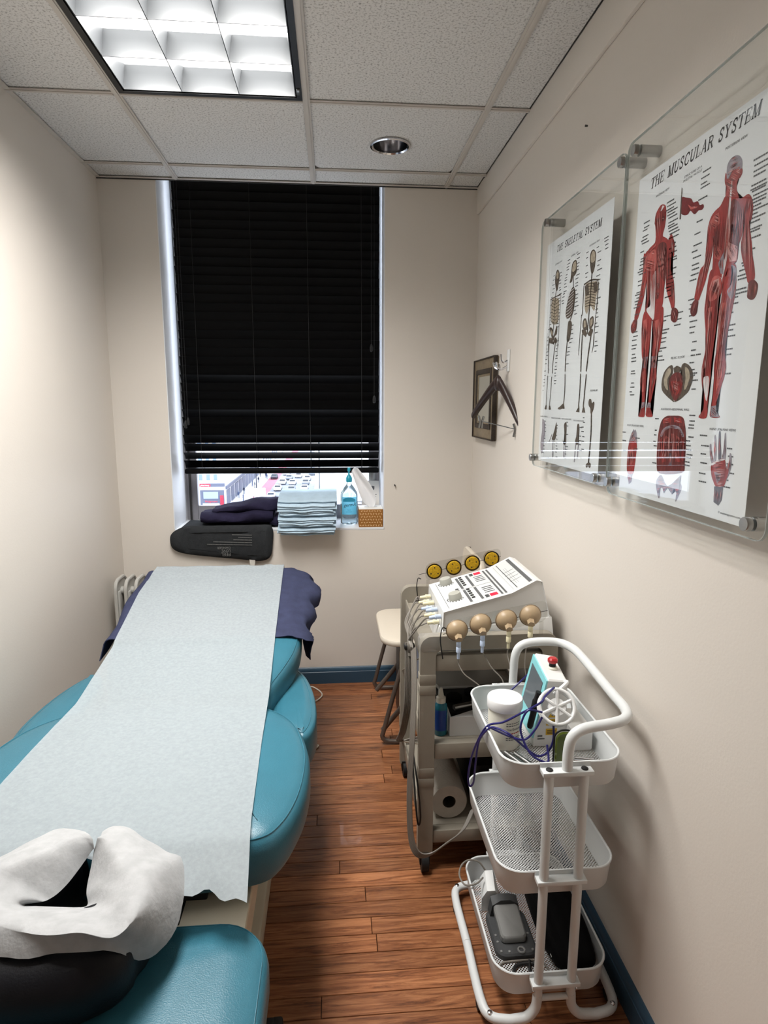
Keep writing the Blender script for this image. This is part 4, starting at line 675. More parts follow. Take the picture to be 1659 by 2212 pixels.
def prints(t, data, names):
    lay = XP-.0003
    for nm, i0, i1 in names:
        par = None
        for c in sorted({d[0] for d in data[i0:i1]}): pass
        groups = {}
        for k, (c, P) in enumerate(data[i0:i1]): groups.setdefault(c, []).append((k, P))
        for c, lst in groups.items():
            mb = MB()
            for k, P in lst:
                x = lay-.00002*(k+1); Q = catmull([V(a/1000, b/1000, 0) for a, b in P], 3, True) if len(P) > 5 else [V(a/1000, b/1000, 0) for a, b in P]
                mb.poly([(x, q.x, q.y) for q in Q])
            o = obj(nm+'_print', mb, PALETTE[c], t)
        # muscle fibres: fine strokes along the long axis of each red shape
        fib = {'m_pink': MB(), 'm_dark': MB(), 'm_light': MB()}; rnd = random.Random(len(nm)+i0)
        for k, (c, P) in enumerate(data[i0:i1]):
            if c not in 'rldgpk' or nm in ('skeleton', 'bone'): continue
            Q = [V(a/1000, b/1000, 0) for a, b in P]; m_ = sum(Q, V(0, 0, 0))/len(Q); sxx = sum((q.x-m_.x)**2 for q in Q); syy = sum((q.y-m_.y)**2 for q in Q); sxy = sum((q.x-m_.x)*(q.y-m_.y) for q in Q)
            th = .5*math.atan2(2*sxy, sxx-syy); ax = V(math.cos(th), math.sin(th), 0); nn = V(-ax.y, ax.x, 0); lo_ = min((q-m_).dot(nn) for q in Q); hi_ = max((q-m_).dot(nn) for q in Q); s = lo_+.0012
            while s < hi_-.0008:
                xs = []
                for i in range(len(Q)):
                    a, b = Q[i], Q[(i+1) % len(Q)]; da, db = (a-m_).dot(nn)-s, (b-m_).dot(nn)-s
                    if da*db < 0: f = da/(da-db); xs.append((a.lerp(b, f)-m_).dot(ax))
                xs.sort()
                for j in range(0, len(xs)-1, 2):
                    L_ = xs[j+1]-xs[j]
                    if L_ < .008: continue
                    a0 = xs[j]+L_*rnd.uniform(.05, .25); a1 = xs[j+1]-L_*rnd.uniform(.05, .25); w = rnd.uniform(.0004, .0010); x = lay-.00085
                    p = m_+nn*s; key = rnd.choice(('m_pink', 'm_dark', 'm_dark', 'm_light')); e0, e1, md = p+ax*a0, p+ax*a1, p+ax*((a0+a1)/2)
                    fib[key].poly([(x, e0.x, e0.y), (x, md.x+nn.x*w, md.y+nn.y*w), (x, e1.x, e1.y), (x, md.x-nn.x*w, md.y-nn.y*w)])
                s += rnd.uniform(.0016, .0034)
        for key, mbb in fib.items():
            if len(mbb.bm.faces): obj('fibre_print', mbb, key, t, kind='stuff')
            else: mbb.bm.free()
def captions(t, rows, seed):
    rnd = random.Random(seed); mb = MB(); x = XP-.0004
    for (ya, za, yb, zb, step, lmin, lmax, side) in rows:
        n = max(1, int(abs(za-zb)/step))
        for k in range(n):
            if rnd.random() < .12: continue
            f = k/n; yy = ya+(yb-ya)*f+rnd.uniform(-.004, .004); zz = za+(zb-za)*f+rnd.uniform(-.002, .002); L_ = rnd.uniform(lmin, lmax); h = .0024; u = 0
            while u < L_:
                w = rnd.uniform(.0025, .006); yq = yy-side*u; mb.poly([(x, yq, zz), (x, yq-side*w, zz), (x, yq-side*w, zz+h), (x, yq, zz+h)]); u += w+.0009
    obj('caption_print', mb, 'ink_grey', t, kind='stuff')
def heading(t, txt, Y0, Y1, z, h, m='ink_grey', shear=.2):
    w = [0]
    def probe(x, y): w[0] = max(w[0], x); return (x, y, 0)
    o = text_mesh('tmp', txt, m, probe, 1.0, shear); bpy.data.objects.remove(o); k = (Y0-Y1)/w[0]
    text_mesh('heading', txt, m, lambda x, y: (XP-.0004, Y0-x*k, z+y*h), 1.0, shear, t)
mp_ = poster('muscle_poster', 'large red muscle figure chart behind clear acrylic, nearest on the right wall', 1.3675, .926, 1.2375, 1.8975, 1.4165, .865, 1.2245, 1.9835, [(1.372, 1.957), (1.402, 1.253), (.903, 1.248), (.903, 1.957)])
mb = MB(); title(mb, 'THE MUSCULAR SYSTEM', 1.318, .984, 1.8635, 1.8665, .0195, XP-.0004); obj('title_print', mb, 'ink_black', mp_)
prints(mp_, MUS, [('front_figure', 0, 24), ('back_figure', 24, 48), ('muscle_bundle', 48, 51), ('pelvis', 51, 60), ('abdomen', 60, 74), ('foot', 74, 78), ('hand', 78, len(MUS))])
heading(mp_, 'ANTERIOR VIEW', 1.292, 1.240, 1.840, .006); heading(mp_, 'POSTERIOR VIEW', 1.068, 1.010, 1.845, .006); heading(mp_, 'STRUCTURE OF A', 1.191, 1.134, 1.8425, .0055); heading(mp_, 'SKELETAL MUSCLE', 1.193, 1.132, 1.836, .0055)
heading(mp_, 'PELVIC FLOOR', 1.187, 1.139, 1.517, .006); heading(mp_, 'POSTERIOR ABDOMINAL WALL', 1.209, 1.108, 1.42, .006); heading(mp_, 'FOOT (PLANTAR VIEW)', 1.348, 1.274, 1.384, .006); heading(mp_, 'HAND (PALMAR VIEW)', 1.041, .969, 1.388, .006); heading(mp_, '\u00a9 anatomyposters.com', .995, .936, 1.2495, .0055, 'ink_black', 0)
captions(mp_, [(1.335, 1.80, 1.352, 1.62, .0065, .015, .03, 1), (1.250, 1.815, 1.225, 1.74, .006, .02, .035, 1), (1.222, 1.74, 1.225, 1.63, .0075, .015, .03, 1), (1.352, 1.62, 1.345, 1.44, .009, .01, .022, 1), (1.225, 1.60, 1.24, 1.50, .008, .012, .025, 1), (1.135, 1.76, 1.145, 1.64, .0095, .012, .026, 1), (1.13, 1.83, 1.14, 1.78, .008, .015, .03, 1), (.990, 1.80, .985, 1.72, .0055, .02, .04, 1), (.985, 1.72, 1.005, 1.60, .0065, .018, .036, 1), (1.138, 1.62, 1.125, 1.55, .009, .012, .02, 1), (1.02, 1.60, 1.03, 1.46, .010, .014, .03, 1), (1.115, 1.54, 1.12, 1.46, .011, .012, .02, 1), (1.175, 1.60, 1.19, 1.57, .01, .016, .02, 1), (1.23, 1.415, 1.225, 1.30, .0105, .008, .014, 1), (1.105, 1.41, 1.11, 1.31, .0075, .012, .02, 1), (1.365, 1.37, 1.36, 1.31, .02, .012, .016, 1), (1.305, 1.36, 1.31, 1.31, .018, .012, .018, 1), (1.065, 1.375, 1.06, 1.28, .014, .014, .02, 1), (.985, 1.36, .99, 1.28, .0125, .012, .024, 1), (1.105, 1.52, 1.11, 1.44, .014, .012, .02, 1)], 11)
sk_ = poster('skeleton_poster', 'smaller-looking skeleton chart behind clear acrylic, further along the right wall', 1.940, 1.487, 1.2565, 1.9015, 1.980, 1.4225, 1.2365, 1.9765, [(1.922, 1.962), (1.972, 1.262), (1.479, 1.253), (1.435, 1.956)])
mb = MB(); title(mb, 'THE SKELETAL SYSTEM', 1.858, 1.551, 1.864, 1.856, .0170, XP-.0004); obj('title_print', mb, 'ink_black', sk_)
prints(sk_, SKE, [('skeleton', 0, 6), ('skeleton', 6, 10), ('skeleton', 10, 20), ('bone', 20, len(SKE))])
for col in ('b', 'g', 'w'):
    mb = MB()
    for w, c, P in SKL:
        if c == col:
            Q = catmull([V(a/1000, b/1000, 0) for a, b in P], 4) if len(P) > 2 else [V(a/1000, b/1000, 0) for a, b in P]
            stroke(mb, [(q.x, q.y) for q in Q], w*.00075, lambda a, b: (XP-.0007-(.0001 if col == 'w' else 0), a, b))
    obj('bone_print', mb, PALETTE[col], sk_)
heading(sk_, 'ANTERIOR VIEW', 1.867, 1.810, 1.829, .006); heading(sk_, 'LATERAL VIEW', 1.743, 1.690, 1.826, .006); heading(sk_, 'POSTERIOR VIEW', 1.620, 1.556, 1.823, .006)
heading(sk_, 'HAND (DORSAL)', 1.939, 1.868, 1.392, .006); heading(sk_, 'HAND (PALMAR)', 1.837, 1.762, 1.389, .006); heading(sk_, 'FOOT (DORSAL VIEW)', 1.750, 1.679, 1.388, .006); heading(sk_, 'FOOT (PLANTAR VIEW)', 1.663, 1.590, 1.386, .006); heading(sk_, 'FEMUR', 1.563, 1.517, 1.463, .007)
captions(sk_, [(1.875, 1.80, 1.93, 1.45, .011, .008, .016, 1), (1.825, 1.80, 1.83, 1.48, .010, .01, .018, 1), (1.765, 1.82, 1.80, 1.70, .0085, .01, .018, 1), (1.70, 1.82, 1.70, 1.66, .010, .012, .022, 1), (1.715, 1.64, 1.745, 1.53, .010, .01, .02, 1), (1.64, 1.81, 1.63, 1.74, .010, .01, .018, 1), (1.57, 1.82, 1.55, 1.55, .011, .012, .024, 1), (1.53, 1.82, 1.52, 1.79, .006, .014, .022, 1), (1.895, 1.38, 1.90, 1.27, .010, .008, .014, 1), (1.795, 1.37, 1.785, 1.27, .010, .008, .014, 1), (1.71, 1.38, 1.715, 1.27, .010, .01, .018, 1), (1.62, 1.37, 1.61, 1.30, .011, .008, .014, 1), (1.60, 1.42, 1.60, 1.30, .011, .008, .016, 1)], 12)

# ================================================================ mirror, hook, hanger
mr = thing('wall_mirror', (XR, 2.80, 1.28), 'small mirror in a carved bronze frame near the corner', 'mirror')
def frame(mb, y0, y1, z0, z1, w, x0, x1):
    mb.bx(x0, x1, y0, y0+w, z0, z1, .003).bx(x0, x1, y1-w, y1, z0, z1, .003).bx(x0, x1, y0+w, y1-w, z0, z0+w, .003).bx(x0, x1, y0+w, y1-w, z1-w, z1, .003); return mb
my0, my1, mz0, mz1 = 2.612, 2.985, 1.277, 1.630
obj('outer_frame', frame(MB(), my0, my1, mz0, mz1, .05, XR-.018, XR-.001), 'bronze_frame', mr); obj('carved_band', frame(MB(), my0+.045, my1-.045, mz0+.045, mz1-.045, .022, XR-.022, XR-.010), 'bronze_dark', mr); obj('inner_frame', frame(MB(), my0+.064, my1-.064, mz0+.064, mz1-.064, .014, XR-.018, XR-.008), 'bronze_frame', mr)
obj('glass', MB().bx(XR-.016, XR-.009, my0+.075, my1-.075, mz0+.075, mz1-.075), 'mirror', mr)
obj('edge_strip', frame(MB(), my0-.002, my1+.002, mz0-.002, mz1+.002, .006, XR-.024, XR-.004), 'bronze_dark', mr)
hk = thing('wall_hook', (XR, 2.47, 1.60), 'chrome double coat hook on a white plate near the corner', 'hook')
obj('plate', MB().box((XR-.003, 2.462, 1.600), (.006, .03, .085), .003), 'white_plastic', hk); obj('upper_prong', MB().tube([(XR-.006, 2.466, 1.60), (XR-.02, 2.466, 1.592), (XR-.03, 2.466, 1.604), (XR-.032, 2.466, 1.624)], .0038, 8, sm=4), 'chrome', hk)
for s in (-1, 1): obj('lower_prong', MB().tube([(XR-.006, 2.466, 1.578), (XR-.03, 2.466+s*.004, 1.566), (XR-.05, 2.466+s*.016, 1.572), (XR-.056, 2.466+s*.022, 1.592)], .004, 8, sm=4), 'chrome', hk)
hg = thing('coat_hanger', (XR-.05, 2.47, 1.35), 'dark wooden coat hanger with metal trouser clips on the chrome hook', 'hanger')
hc = V(XR-.040, 2.468, 1.513); hd = V(-.62, .42, 0).normalized(); hd = V(-.30, .95, 0).normalized()
def arm(s, L_, drop):
    rings = []
    for k in range(9):
        t = k/8; c = hc+hd*(s*L_*t)+V(0, 0, .006-drop*t**1.15)+V(.0, 0, 0); w = .011+.002*t; h = .027-.009*t
        if k == 8: w *= .8; h *= .85
        n = V(-hd.y, hd.x, 0); rings.append([c+n*(w*math.cos(a))+V(0, 0, 1)*(h*math.sin(a)) for a in [2*math.pi*i/12 for i in range(12)]])
    return rings
obj('arm', MB().loft(arm(1, .185, .135)), 'walnut', hg); obj('arm', MB().loft(arm(-1, .165, .165)), 'walnut', hg)
obj('hook_wire', MB().tube([hc+V(0, 0, .02), hc+V(0, 0, .045), hc+V(.006, .002, .058), hc+V(.002, 0, .072), hc+V(-.012, -.002, .076), hc+V(-.018, -.003, .068)], .0017, 8, sm=4), 'steel', hg)
obj('neck', MB().lathe([(.008, -.03), (.020, -.02), (.022, .005), (.014, .024), (.004, .03)], hc, (0, 0, 1), 16, sq=(.7, 1.0)), 'walnut', hg)
ba, bb = hc+hd*.135+V(0, 0, -.150), hc-hd*.150+V(0, 0, -.178)
obj('bar', MB().tube([ba, bb], .0018, 8), 'steel', hg)
for c in (ba*.94+bb*.06, bb*.96+ba*.04): obj('clip', MB().tube([c+V(-.012, 0, .022), c+V(-.004, 0, .0), c+V(-.010, 0, -.028)], .0045, 8).tube([c+V(.010, 0, .02), c+V(.004, 0, 0), c+V(.002, 0, -.03)], .0045, 8), 'steel', hg)

# ================================================================ treatment table
tbl = thing('treatment_table', (-.47, 1.75, 0), 'teal upholstered chiropractic treatment table with cream metal base', 'treatment table')
def cl(P, n=5): return [(q.x, q.y) for q in catmull([V(a, b, 0) for a, b in P], n, True)]
TZ = .552
def legz(x, y): return .205*(y-1.75)
thor = cl([(-.165, 1.155), (-.112, 1.20), (-.078, 1.30), (-.066, 1.43), (-.077, 1.54), (-.115, 1.655), (-.19, 1.735), (-.3, 1.768), (-.485, 1.775), (-.67, 1.768), (-.78, 1.735), (-.855, 1.655), (-.893, 1.54), (-.904, 1.43), (-.892, 1.30), (-.858, 1.20), (-.805, 1.155), (-.67, 1.138), (-.485, 1.132), (-.30, 1.138)])
legc = cl([(-.21, 1.80), (-.185, 1.86), (-.155, 1.935), (-.13, 2.02), (-.12, 2.12), (-.125, 2.3), (-.14, 2.5), (-.17, 2.60), (-.25, 2.63), (-.45, 2.635), (-.66, 2.63), (-.735, 2.60), (-.76, 2.5), (-.77, 2.3), (-.765, 2.12), (-.75, 2.02), (-.73, 1.935), (-.70, 1.86), (-.675, 1.80), (-.60, 1.787), (-.44, 1.785), (-.28, 1.787)])
def seam(out, d, z, zfn=None): return MB().tube([(p[0], p[1], z+(zfn(p[0], p[1]) if zfn else 0)) for p in inset(out, d)], .0014, 6, closed=True)
c1 = obj('chest_cushion', cushion(thor, TZ, .12, .034), 'teal', tbl); obj('seam', seam(thor, .034*.4, TZ-.034*.2+.0006), 'teal', c1)
c2 = obj('leg_cushion', cushion(legc, TZ, .11, .03, legz), 'teal', tbl); obj('seam', seam(legc, .03*.4, TZ-.03*.2+.0006, legz), 'teal', c2)
rp = [(-.088, 1.66), (-.060, 1.75), (-.066, 1.90), (-.092, 2.03), (-.125, 2.11), (-.165, 2.13), (-.193, 2.05), (-.198, 1.90), (-.192, 1.77), (-.145, 1.69)]
for k, P in enumerate((rp, [(-.985-a-.0, b) for a, b in reversed(rp)])):
    o_ = cl(P); c = obj('arm_pad', cushion(o_, .497, .115, .018, None, .008, .42), 'teal', tbl); obj('seam', seam(o_, .018*.9, .4966), 'teal', c)
    xx = -.13 if k == 0 else -.855; obj('pad_bracket', MB().bx(min(xx, -.492), max(xx, -.492), 1.86, 1.90, .355, .383, .004), 'table_cream', tbl)
shelf = rrect(-.845, -.125, .70, 1.075, .10, 8)
c4 = obj('hand_shelf', cushion(shelf, .452, .10, .030, None, .010, .6), 'teal', tbl); obj('seam', seam(shelf, .012, .446), 'teal', c4)
obj('deck_plate', MB().box((-.482, 1.40, .405), (.60, .72, .022), .005).bx(-.78, -.776, 1.04, 1.76, .33, .41).bx(-.188, -.184, 1.04, 1.76, .33, .41), 'table_cream', tbl)
obj('deck_rail', MB().box((-.345, 1.16, .426), (.022, .26, .018), .003), 'table_cream', tbl); obj('deck_slot', MB().bx(-.318, -.313, 1.10, 1.24, .4165, .4172), 'slot_dark', tbl)
obj('cushion_support', MB().bx(-.70, -.27, 1.16, 1.74, .4165, .435, .003), 'slot_dark', tbl)
obj('leg_frame', MB().loft([[(x, y, z+legz(x, y)) for x, y, z in ((-.68, 1.80, .37), (-.22, 1.80, .37), (-.22, 2.58, .37), (-.68, 2.58, .37))], [(x, y, z+legz(x, y)) for x, y, z in ((-.68, 1.80, .442), (-.22, 1.80, .442), (-.22, 2.58, .442), (-.68, 2.58, .442))]]), 'table_cream', tbl)
obj('pedestal', MB().box((-.45, 1.75, .205), (.34, .95, .39), .01), 'table_cream', tbl)
obj('floor_frame', MB().box((-.45, 1.72, .032), (.50, 1.30, .064), .012), 'table_cream', tbl)
obj('shelf_arm', MB().box((-.47, .98, .34), (.10, .30, .03), .004), 'table_cream', tbl)
obj('foot_pedal', MB().box((-.143, 1.215, .014), (.026, .06, .026), .006), 'rubber', tbl); obj('pedal_lever', MB().box((-.175, 1.225, .030), (.05, .02, .010), .003), 'rubber', tbl)
# face rest: black horseshoe cushion on a cream plate, and its paper cover
FP = [[V(*[c/1000 for c in p]) for p in st] for st in FACE]
crest = [st[1] for st in FP]
inn = [st[0] for st in FP]; out_ = [st[2] for st in FP]
def horseshoe(z0, z1, grow, inn_in):
    rings = []; n = len(FP); idx = [k*.5 for k in range(2, 2*(n-1)-1)]
    for q in idx:
        k = int(q); f = q-k; ci = inn[k].lerp(inn[min(k+1, n-1)], f); co = out_[k].lerp(out_[min(k+1, n-1)], f); cc = crest[k].lerp(crest[min(k+1, n-1)], f)
        ci = V(ci.x, ci.y, 0); co = V(co.x, co.y, 0); mid = ci.lerp(co, .5); a = ci.lerp(mid, inn_in); d = co-ci; L_ = max(d.length, 1e-6); d = d/L_; big = max(0, min(1, (q-6.5)/3.5, (16.5-q)/2.5)); big = big*big*(3-2*big); hw = min(L_*.5, .085)*(.70+.26*big)+grow+.012*big; m_ = ci+d*(hw*1.12+.002)
        e = 1.0
        if q < 2 or q > n-3: e = .75
        P = []
        for i in range(16):
            t = 2*math.pi*i/16; cxx = math.copysign(abs(math.cos(t))**.7, math.cos(t)); sz = math.copysign(abs(math.sin(t))**.8, math.sin(t)); P.append(m_+d*(hw*cxx*e)+V(0, 0, (z0+z1)/2+(z1-z0)/2*sz*e))
        rings.append(P)
    return MB().loft(rings)
fr_ = obj('face_cushion', horseshoe(.452, .584, .004, .1), 'black_vinyl', tbl)
obj('face_plate', horseshoe(.440, .456, -.006, .1), 'table_cream', tbl)
obj('face_post', MB().tube([(-.43, 1.12, .41), (-.43, 1.08, .46), (-.43, .93, .47)], .014, 10, sm=3).tube([(-.53, 1.12, .41), (-.53, 1.08, .46), (-.53, .93, .47)], .014, 10, sm=3).box((-.48, .965, .468), (.22, .04, .012), .003), 'table_cream', tbl)
def face_surface():
    n = len(FP); I = catmull(inn, 3); C = catmull(crest, 3); O = catmull(out_, 3); m = len(I); rnd = random.Random(2); ph = [rnd.uniform(0, 6) for _ in range(8)]
    def fn(u, v):
        t = u*(m-1); k = min(int(t), m-2); f = t-k; a = I[k].lerp(I[k+1], f); b = C[k].lerp(C[k+1], f); c = O[k].lerp(O[k+1], f)
        # quadratic through inner edge, crest, outer edge
        if v < .5: w = v*2; p = a.lerp(b, w); p.z = a.z+(b.z-a.z)*math.sin(w*math.pi/2)
        else: w = (v-.5)*2; p = b.lerp(c, w); p.z = c.z+(b.z-c.z)*math.cos(w*math.pi/2)
        e = math.sin(math.pi*min(1, max(0, v)))
        p.z += .0022*e*math.sin(ph[0]+u*23+v*6)+.0016*e*math.sin(ph[1]+u*41-v*9)+.003*v*math.sin(ph[2]+u*31)
        if v > .98: p += (c-b).normalized()*(.003*math.sin(u*97))
        return p
    return fn
obj('face_paper', MB().shell(face_surface(), 90, 18, .0006), 'face_paper', None, 'white paper cover with a slit draped over the horseshoe face rest', 'paper cover', ang=80)
# ---- table paper
def tz(y):
    if y > 2.615: return .552+.205*(2.615-1.75)+.0175-.9*(y-2.615)
    b = .552+.0165
    if y > 1.76: return b+.205*(y-1.76)
    if y < 1.17: d = 1.17-y; return b-.004*min(d/.04, 1)**2-max(0, d-.03)*.30
    return b
prx = [(1.02, -.166), (1.2, -.180), (1.5, -.192), (2.0, -.205), (2.65, -.215)]; plx = [(1.02, -.775), (1.5, -.765), (2.05, -.742), (2.4, -.757), (2.65, -.742)]
def interp(T_, y):
    if y <= T_[0][0]: return T_[0][1]
    for (a, b), (c, d) in zip(T_, T_[1:]):
        if y <= c: return b+(d-b)*(y-a)/(c-a)
    return T_[-1][1]
def paper(u, v):
    y0 = 1.045+.085*math.exp(-((u-.53)/.16)**2)+.020*math.sin(u*7)+.008*math.sin(u*31)+.005*math.sin(u*73)-.035*max(0, u-.86)/.14; y = y0+(2.665-y0)*v; x = interp(plx, y)+(interp(prx, y)-interp(plx, y))*u
    z = tz(y); edge = max(0, (1.22-y)/.2); z += .0008*math.sin(x*40+y*9)+.0006*max(0, math.sin(y*26+x*4))**6+edge*(.006*math.sin(x*55+y*30)*max(0, u-.6)*2)
    if y > 2.04: z += .0075*min(1, (y-2.04)/.03)
    if y > 2.5: z += .002*math.sin((y-2.5)*60+x*3)
    if u > .985 or u < .015: z += .0008
    return (x, y, z)
obj('table_paper', MB().shell(paper, 60, 130, .0005), 'table_paper', None, 'long strip of white exam paper covering the treatment table', 'paper', ang=80)
# ---- navy towel under the paper at the foot end
HANG = [(2.08, .02), (2.13, .06), (2.17, .155), (2.22, .165), (2.27, .075), (2.36, .085), (2.5, .105), (2.62, .07)]
def towel(u, v):
    y = 2.085+.535*v+.008*math.sin(u*20); xl, xr_ = -.788+.008*math.sin(v*9), -.137-.02*max(0, v-.75)/.25; zt = .552+.205*(y-1.75)+.0155
    if y > 2.60: zt -= (y-2.60)*1.2
    W = xr_-xl; hang = interp(HANG, y); s = u*(W+hang+.07)-.07
    if s < 0: return (xl+s*.25, y, zt-.012+s*.9)
    if s < W: 
        x = xl+s; e = min(s, W-s); return (x, y, zt-(.012*max(0, 1-e/.03)**2)+.0012*math.sin(x*50+y*40))
    d = s-W; r = .03; bulge = .012+.030*v+(.016*math.sin(v*19)+.004*math.sin(v*37+2)+.008*math.sin(v*9+d*30))*min(1, d/.05)
    if d < r*1.57: a = d/r; return (xr_+r*math.sin(a)+bulge*min(1, d/.05), y, zt-.012-r*(1-math.cos(a)))
    return (xr_+r+bulge-.05*(d-r*1.57), y+.05*(d-.047)*math.sin(v*7), zt-.012-r-(d-r*1.57))
obj('navy_towel', MB().shell(towel, 60, 40, .003), 'navy', None, 'navy blue towel under the paper, hanging off the table foot', 'towel', ang=80)
# ---- white cord on the floor
obj('floor_cord', MB().tube([(-.20, 2.99, .004), (-.14, 3.012, .004), (-.10, 2.985, .004), (-.067, 2.916, .004), (-.095, 2.85, .004), (-.17, 2.78, .004), (-.21, 2.65, .004), (-.19, 2.52, .004), (-.14, 2.465, .004), (-.102, 2.447, .005), (-.075, 2.443, .005), (-.09, 2.42, .004), (-.112, 2.396, .004), (-.19, 2.36, .004)], .0036, 8, sm=5), 'cable_white', None, 'thin white power cord looping out from under the table', 'cord')
# ---- oil radiator in the corner
rd = thing('oil_radiator', (-.86, 2.86, 0), 'grey oil filled radiator with rounded fins in the corner', 'radiator')
finm = None
for k in range(6):
    x = -.982+k*.0445
    if finm is None:
        P = rrect(-.075, .075, 0, .555, .045, 6); mb = MB(); mb.prism(P, lambda a, b: (-.003, a, b), lambda a, b: (.003, a, b))
        mb.tube([(0, a, b) for a, b in inset(P, .004)], .0085, 8, closed=True); finm = mb.bx(-.010, .010, -.05, -.02, .05, .50, .006).bx(-.010, .010, .02, .05, .05, .50, .006).mesh('fin', 'rad_enamel')
    inst('fin', finm, (x, 2.86, .088), rd)
obj('control_box', MB().box((-.735, 2.86, .36), (.055, .15, .50), .012), 'white_plastic', rd); obj('core_pipe', MB().cyl((-.982, 2.86, .16), (-.75, 2.86, .16), .018).cyl((-.982, 2.86, .58), (-.75, 2.86, .58), .018), 'rad_enamel', rd)
for x in (-.96, -.78):
    obj('foot_bar', MB().box((x, 2.86, .068), (.03, .19, .02), .004), 'rubber', rd)
    for dy in (-.08, .08): obj('caster', MB().cyl((x-.008, 2.86+dy, .028), (x+.008, 2.86+dy, .028), .028, seg=16).box((x, 2.86+dy, .05), (.01, .014, .03)), 'rubber', rd)
# ================================================================ folding chair
ch = thing('folding_chair', (.40, 2.68, 0), 'cream folding chair with metal tube legs, half behind the beige cart', 'chair')
so = rrect(.192, .60, 2.45, 2.885, .085, 7)
obj('seat', cushion(so, .455, .028, .010, None, .004), 'chair_cream', ch)
bo = rrect(2.50, 2.86, .60, .772, .05, 6); obj('backrest', MB().loft([[(.628+.05*(b-.6), a, b) for a, b in inset(bo, .004)], [(.622+.05*(b-.6), a, b) for a, b in bo], [(.612+.05*(b-.6), a, b) for a, b in bo], [(.606+.05*(b-.6), a, b) for a, b in inset(bo, .004)]]), 'chair_cream', ch)
for yy in (2.478, 2.858):
    obj('front_leg', MB().tube([(.641, yy, .76), (.62, yy, .60), (.50, yy, .43), (.30, yy, .17), (.20, yy, .045)], .011, 10), 'chair_tube', ch)
    obj('rear_leg', MB().tube([(.30, yy+.02, .43), (.40, yy+.02, .25), (.60, yy+.02, .012)], .010, 10), 'chair_tube', ch)
for yy in (2.44, 2.955):
    obj('leg', MB().tube([(.30, yy, .42), (.255, yy, .27), (.205, yy, .075), (.197, yy, .035), (.225, yy, .014), (.33, yy, .012), (.60, yy, .012)], .010, 10, sm=3), 'chair_tube', ch)
obj('seat_rail', MB().tube([(.30, 2.44, .42), (.30, 2.955, .42)], .009, 8).tube([(.56, 2.46, .425), (.56, 2.88, .425)], .009, 8), 'chair_tube', ch)
bb_ = thing('wooden_box', (.42, 2.70, 0), 'dark brown wooden box standing under the cream chair', 'box'); obj('side', MB().box((.40, 2.69, .18), (.22, .22, .36), .006), 'dark_wood', bb_); obj('edge_strip', MB().box((.286, 2.585, .18), (.006, .012, .35), .001), 'table_cream', bb_)
# ================================================================ beige equipment cart
ct = thing('equipment_cart', (.45, 1.96, 0), 'beige three shelf equipment cart on black casters by the right wall', 'cart')
CX0, CX1, CY0, CY1 = .247, .658, 1.70, 2.235
def uframe(y0, y1):
    w = .046; mb = MB(); o = rrect(CX0, CX1, -.2, .766, .035, 6); i_ = rrect(CX0+w, CX1-w, -.1, .766-.042, .02, 6)
    # inverted U: outer/inner outlines as one band, cut off at the leg ends
    L_ = [(CX0, .055)]+[p for p in reversed(o) if p[1] > .4][::1]+[(CX1, .055)]; M_ = [(CX0+w, .055)]+[p for p in reversed(i_) if p[1] > .4]+[(CX1-w, .055)]
    L_ = sorted(L_[1:-1], key=lambda p: math.atan2(p[1]-.5, p[0]-.4525), reverse=True); M_ = sorted(M_[1:-1], key=lambda p: math.atan2(p[1]-.5, p[0]-.4525), reverse=True)
    L_ = [(CX0, .055)]+L_+[(CX1, .055)]; M_ = [(CX0+w, .055)]+M_+[(CX1-w, .055)]
    n = min(len(L_), len(M_)); rings = []
    for k in range(n): rings.append([(L_[k][0], y0, L_[k][1]), (L_[k][0], y1, L_[k][1]), (M_[k][0], y1, M_[k][1]), (M_[k][0], y0, M_[k][1])])
    return mb.loft(rings)
obj('end_frame', uframe(CY0, CY0+.032), 'cart_beige', ct, ang=30); obj('end_frame', uframe(CY1-.032, CY1), 'cart_beige', ct, ang=30)
for zt_, lip in ((.706, .05), (.425, .05), (.135, .042)):
    s = obj('shelf', MB().bx(CX0+.02, CX1-.01, CY0+.034, CY1-.034, zt_-.008, zt_, .002).bx(CX0+.047, CX1-.047, CY0+.004, CY0+.034, zt_-lip, zt_, .003).bx(CX0+.047, CX1-.047, CY1-.034, CY1-.004, zt_-lip, zt_, .003), 'cart_beige', ct)
    obj('shelf_lip', MB().bx(CX0+.014, CX0+.02, CY0+.034, CY1-.034, zt_-lip, zt_+.012, .002), 'cart_beige', s); obj('shelf_lip', MB().bx(CX1-.01, CX1-.004, CY0+.034, CY1-.034, zt_-lip, zt_+.012, .002), 'cart_beige', s)
for z_ in (.60, .30):
    for zz_ in (0, .034): obj('leg_band', MB().box((CX0+.023, CY0+.016, z_+zz_), (.0495, .0355, .030), .003), 'cart_beige', ct)
obj('tape_wrap', MB().box((CX0+.028, CY0+.016, .742), (.066, .038, .054), .012), 'tape_clear', ct)
obj('side_wire', MB().tube([(CX0+.006, CY0+.034, .69), (CX0+.006, CY1-.034, .44)], .0025, 6).tube([(CX0+.006, CY0+.034, .41), (CX0+.006, CY1-.034, .15)], .0025, 6), 'cart_beige', ct)
for x in (CX0+.022, CX1-.022):
    for yy in (CY0+.016, CY1-.016):
        cs = obj('caster', MB().cyl((x-.011, yy-.008, .030), (x+.011, yy-.008, .030), .030, seg=20), 'rubber', ct); obj('fork', MB().bx(x-.016, x-.012, yy-.02, yy+.012, .026, .062, .001).bx(x+.012, x+.016, yy-.02, yy+.012, .026, .062, .001).bx(x-.016, x+.016, yy-.02, yy+.012, .058, .064), 'rubber', cs)
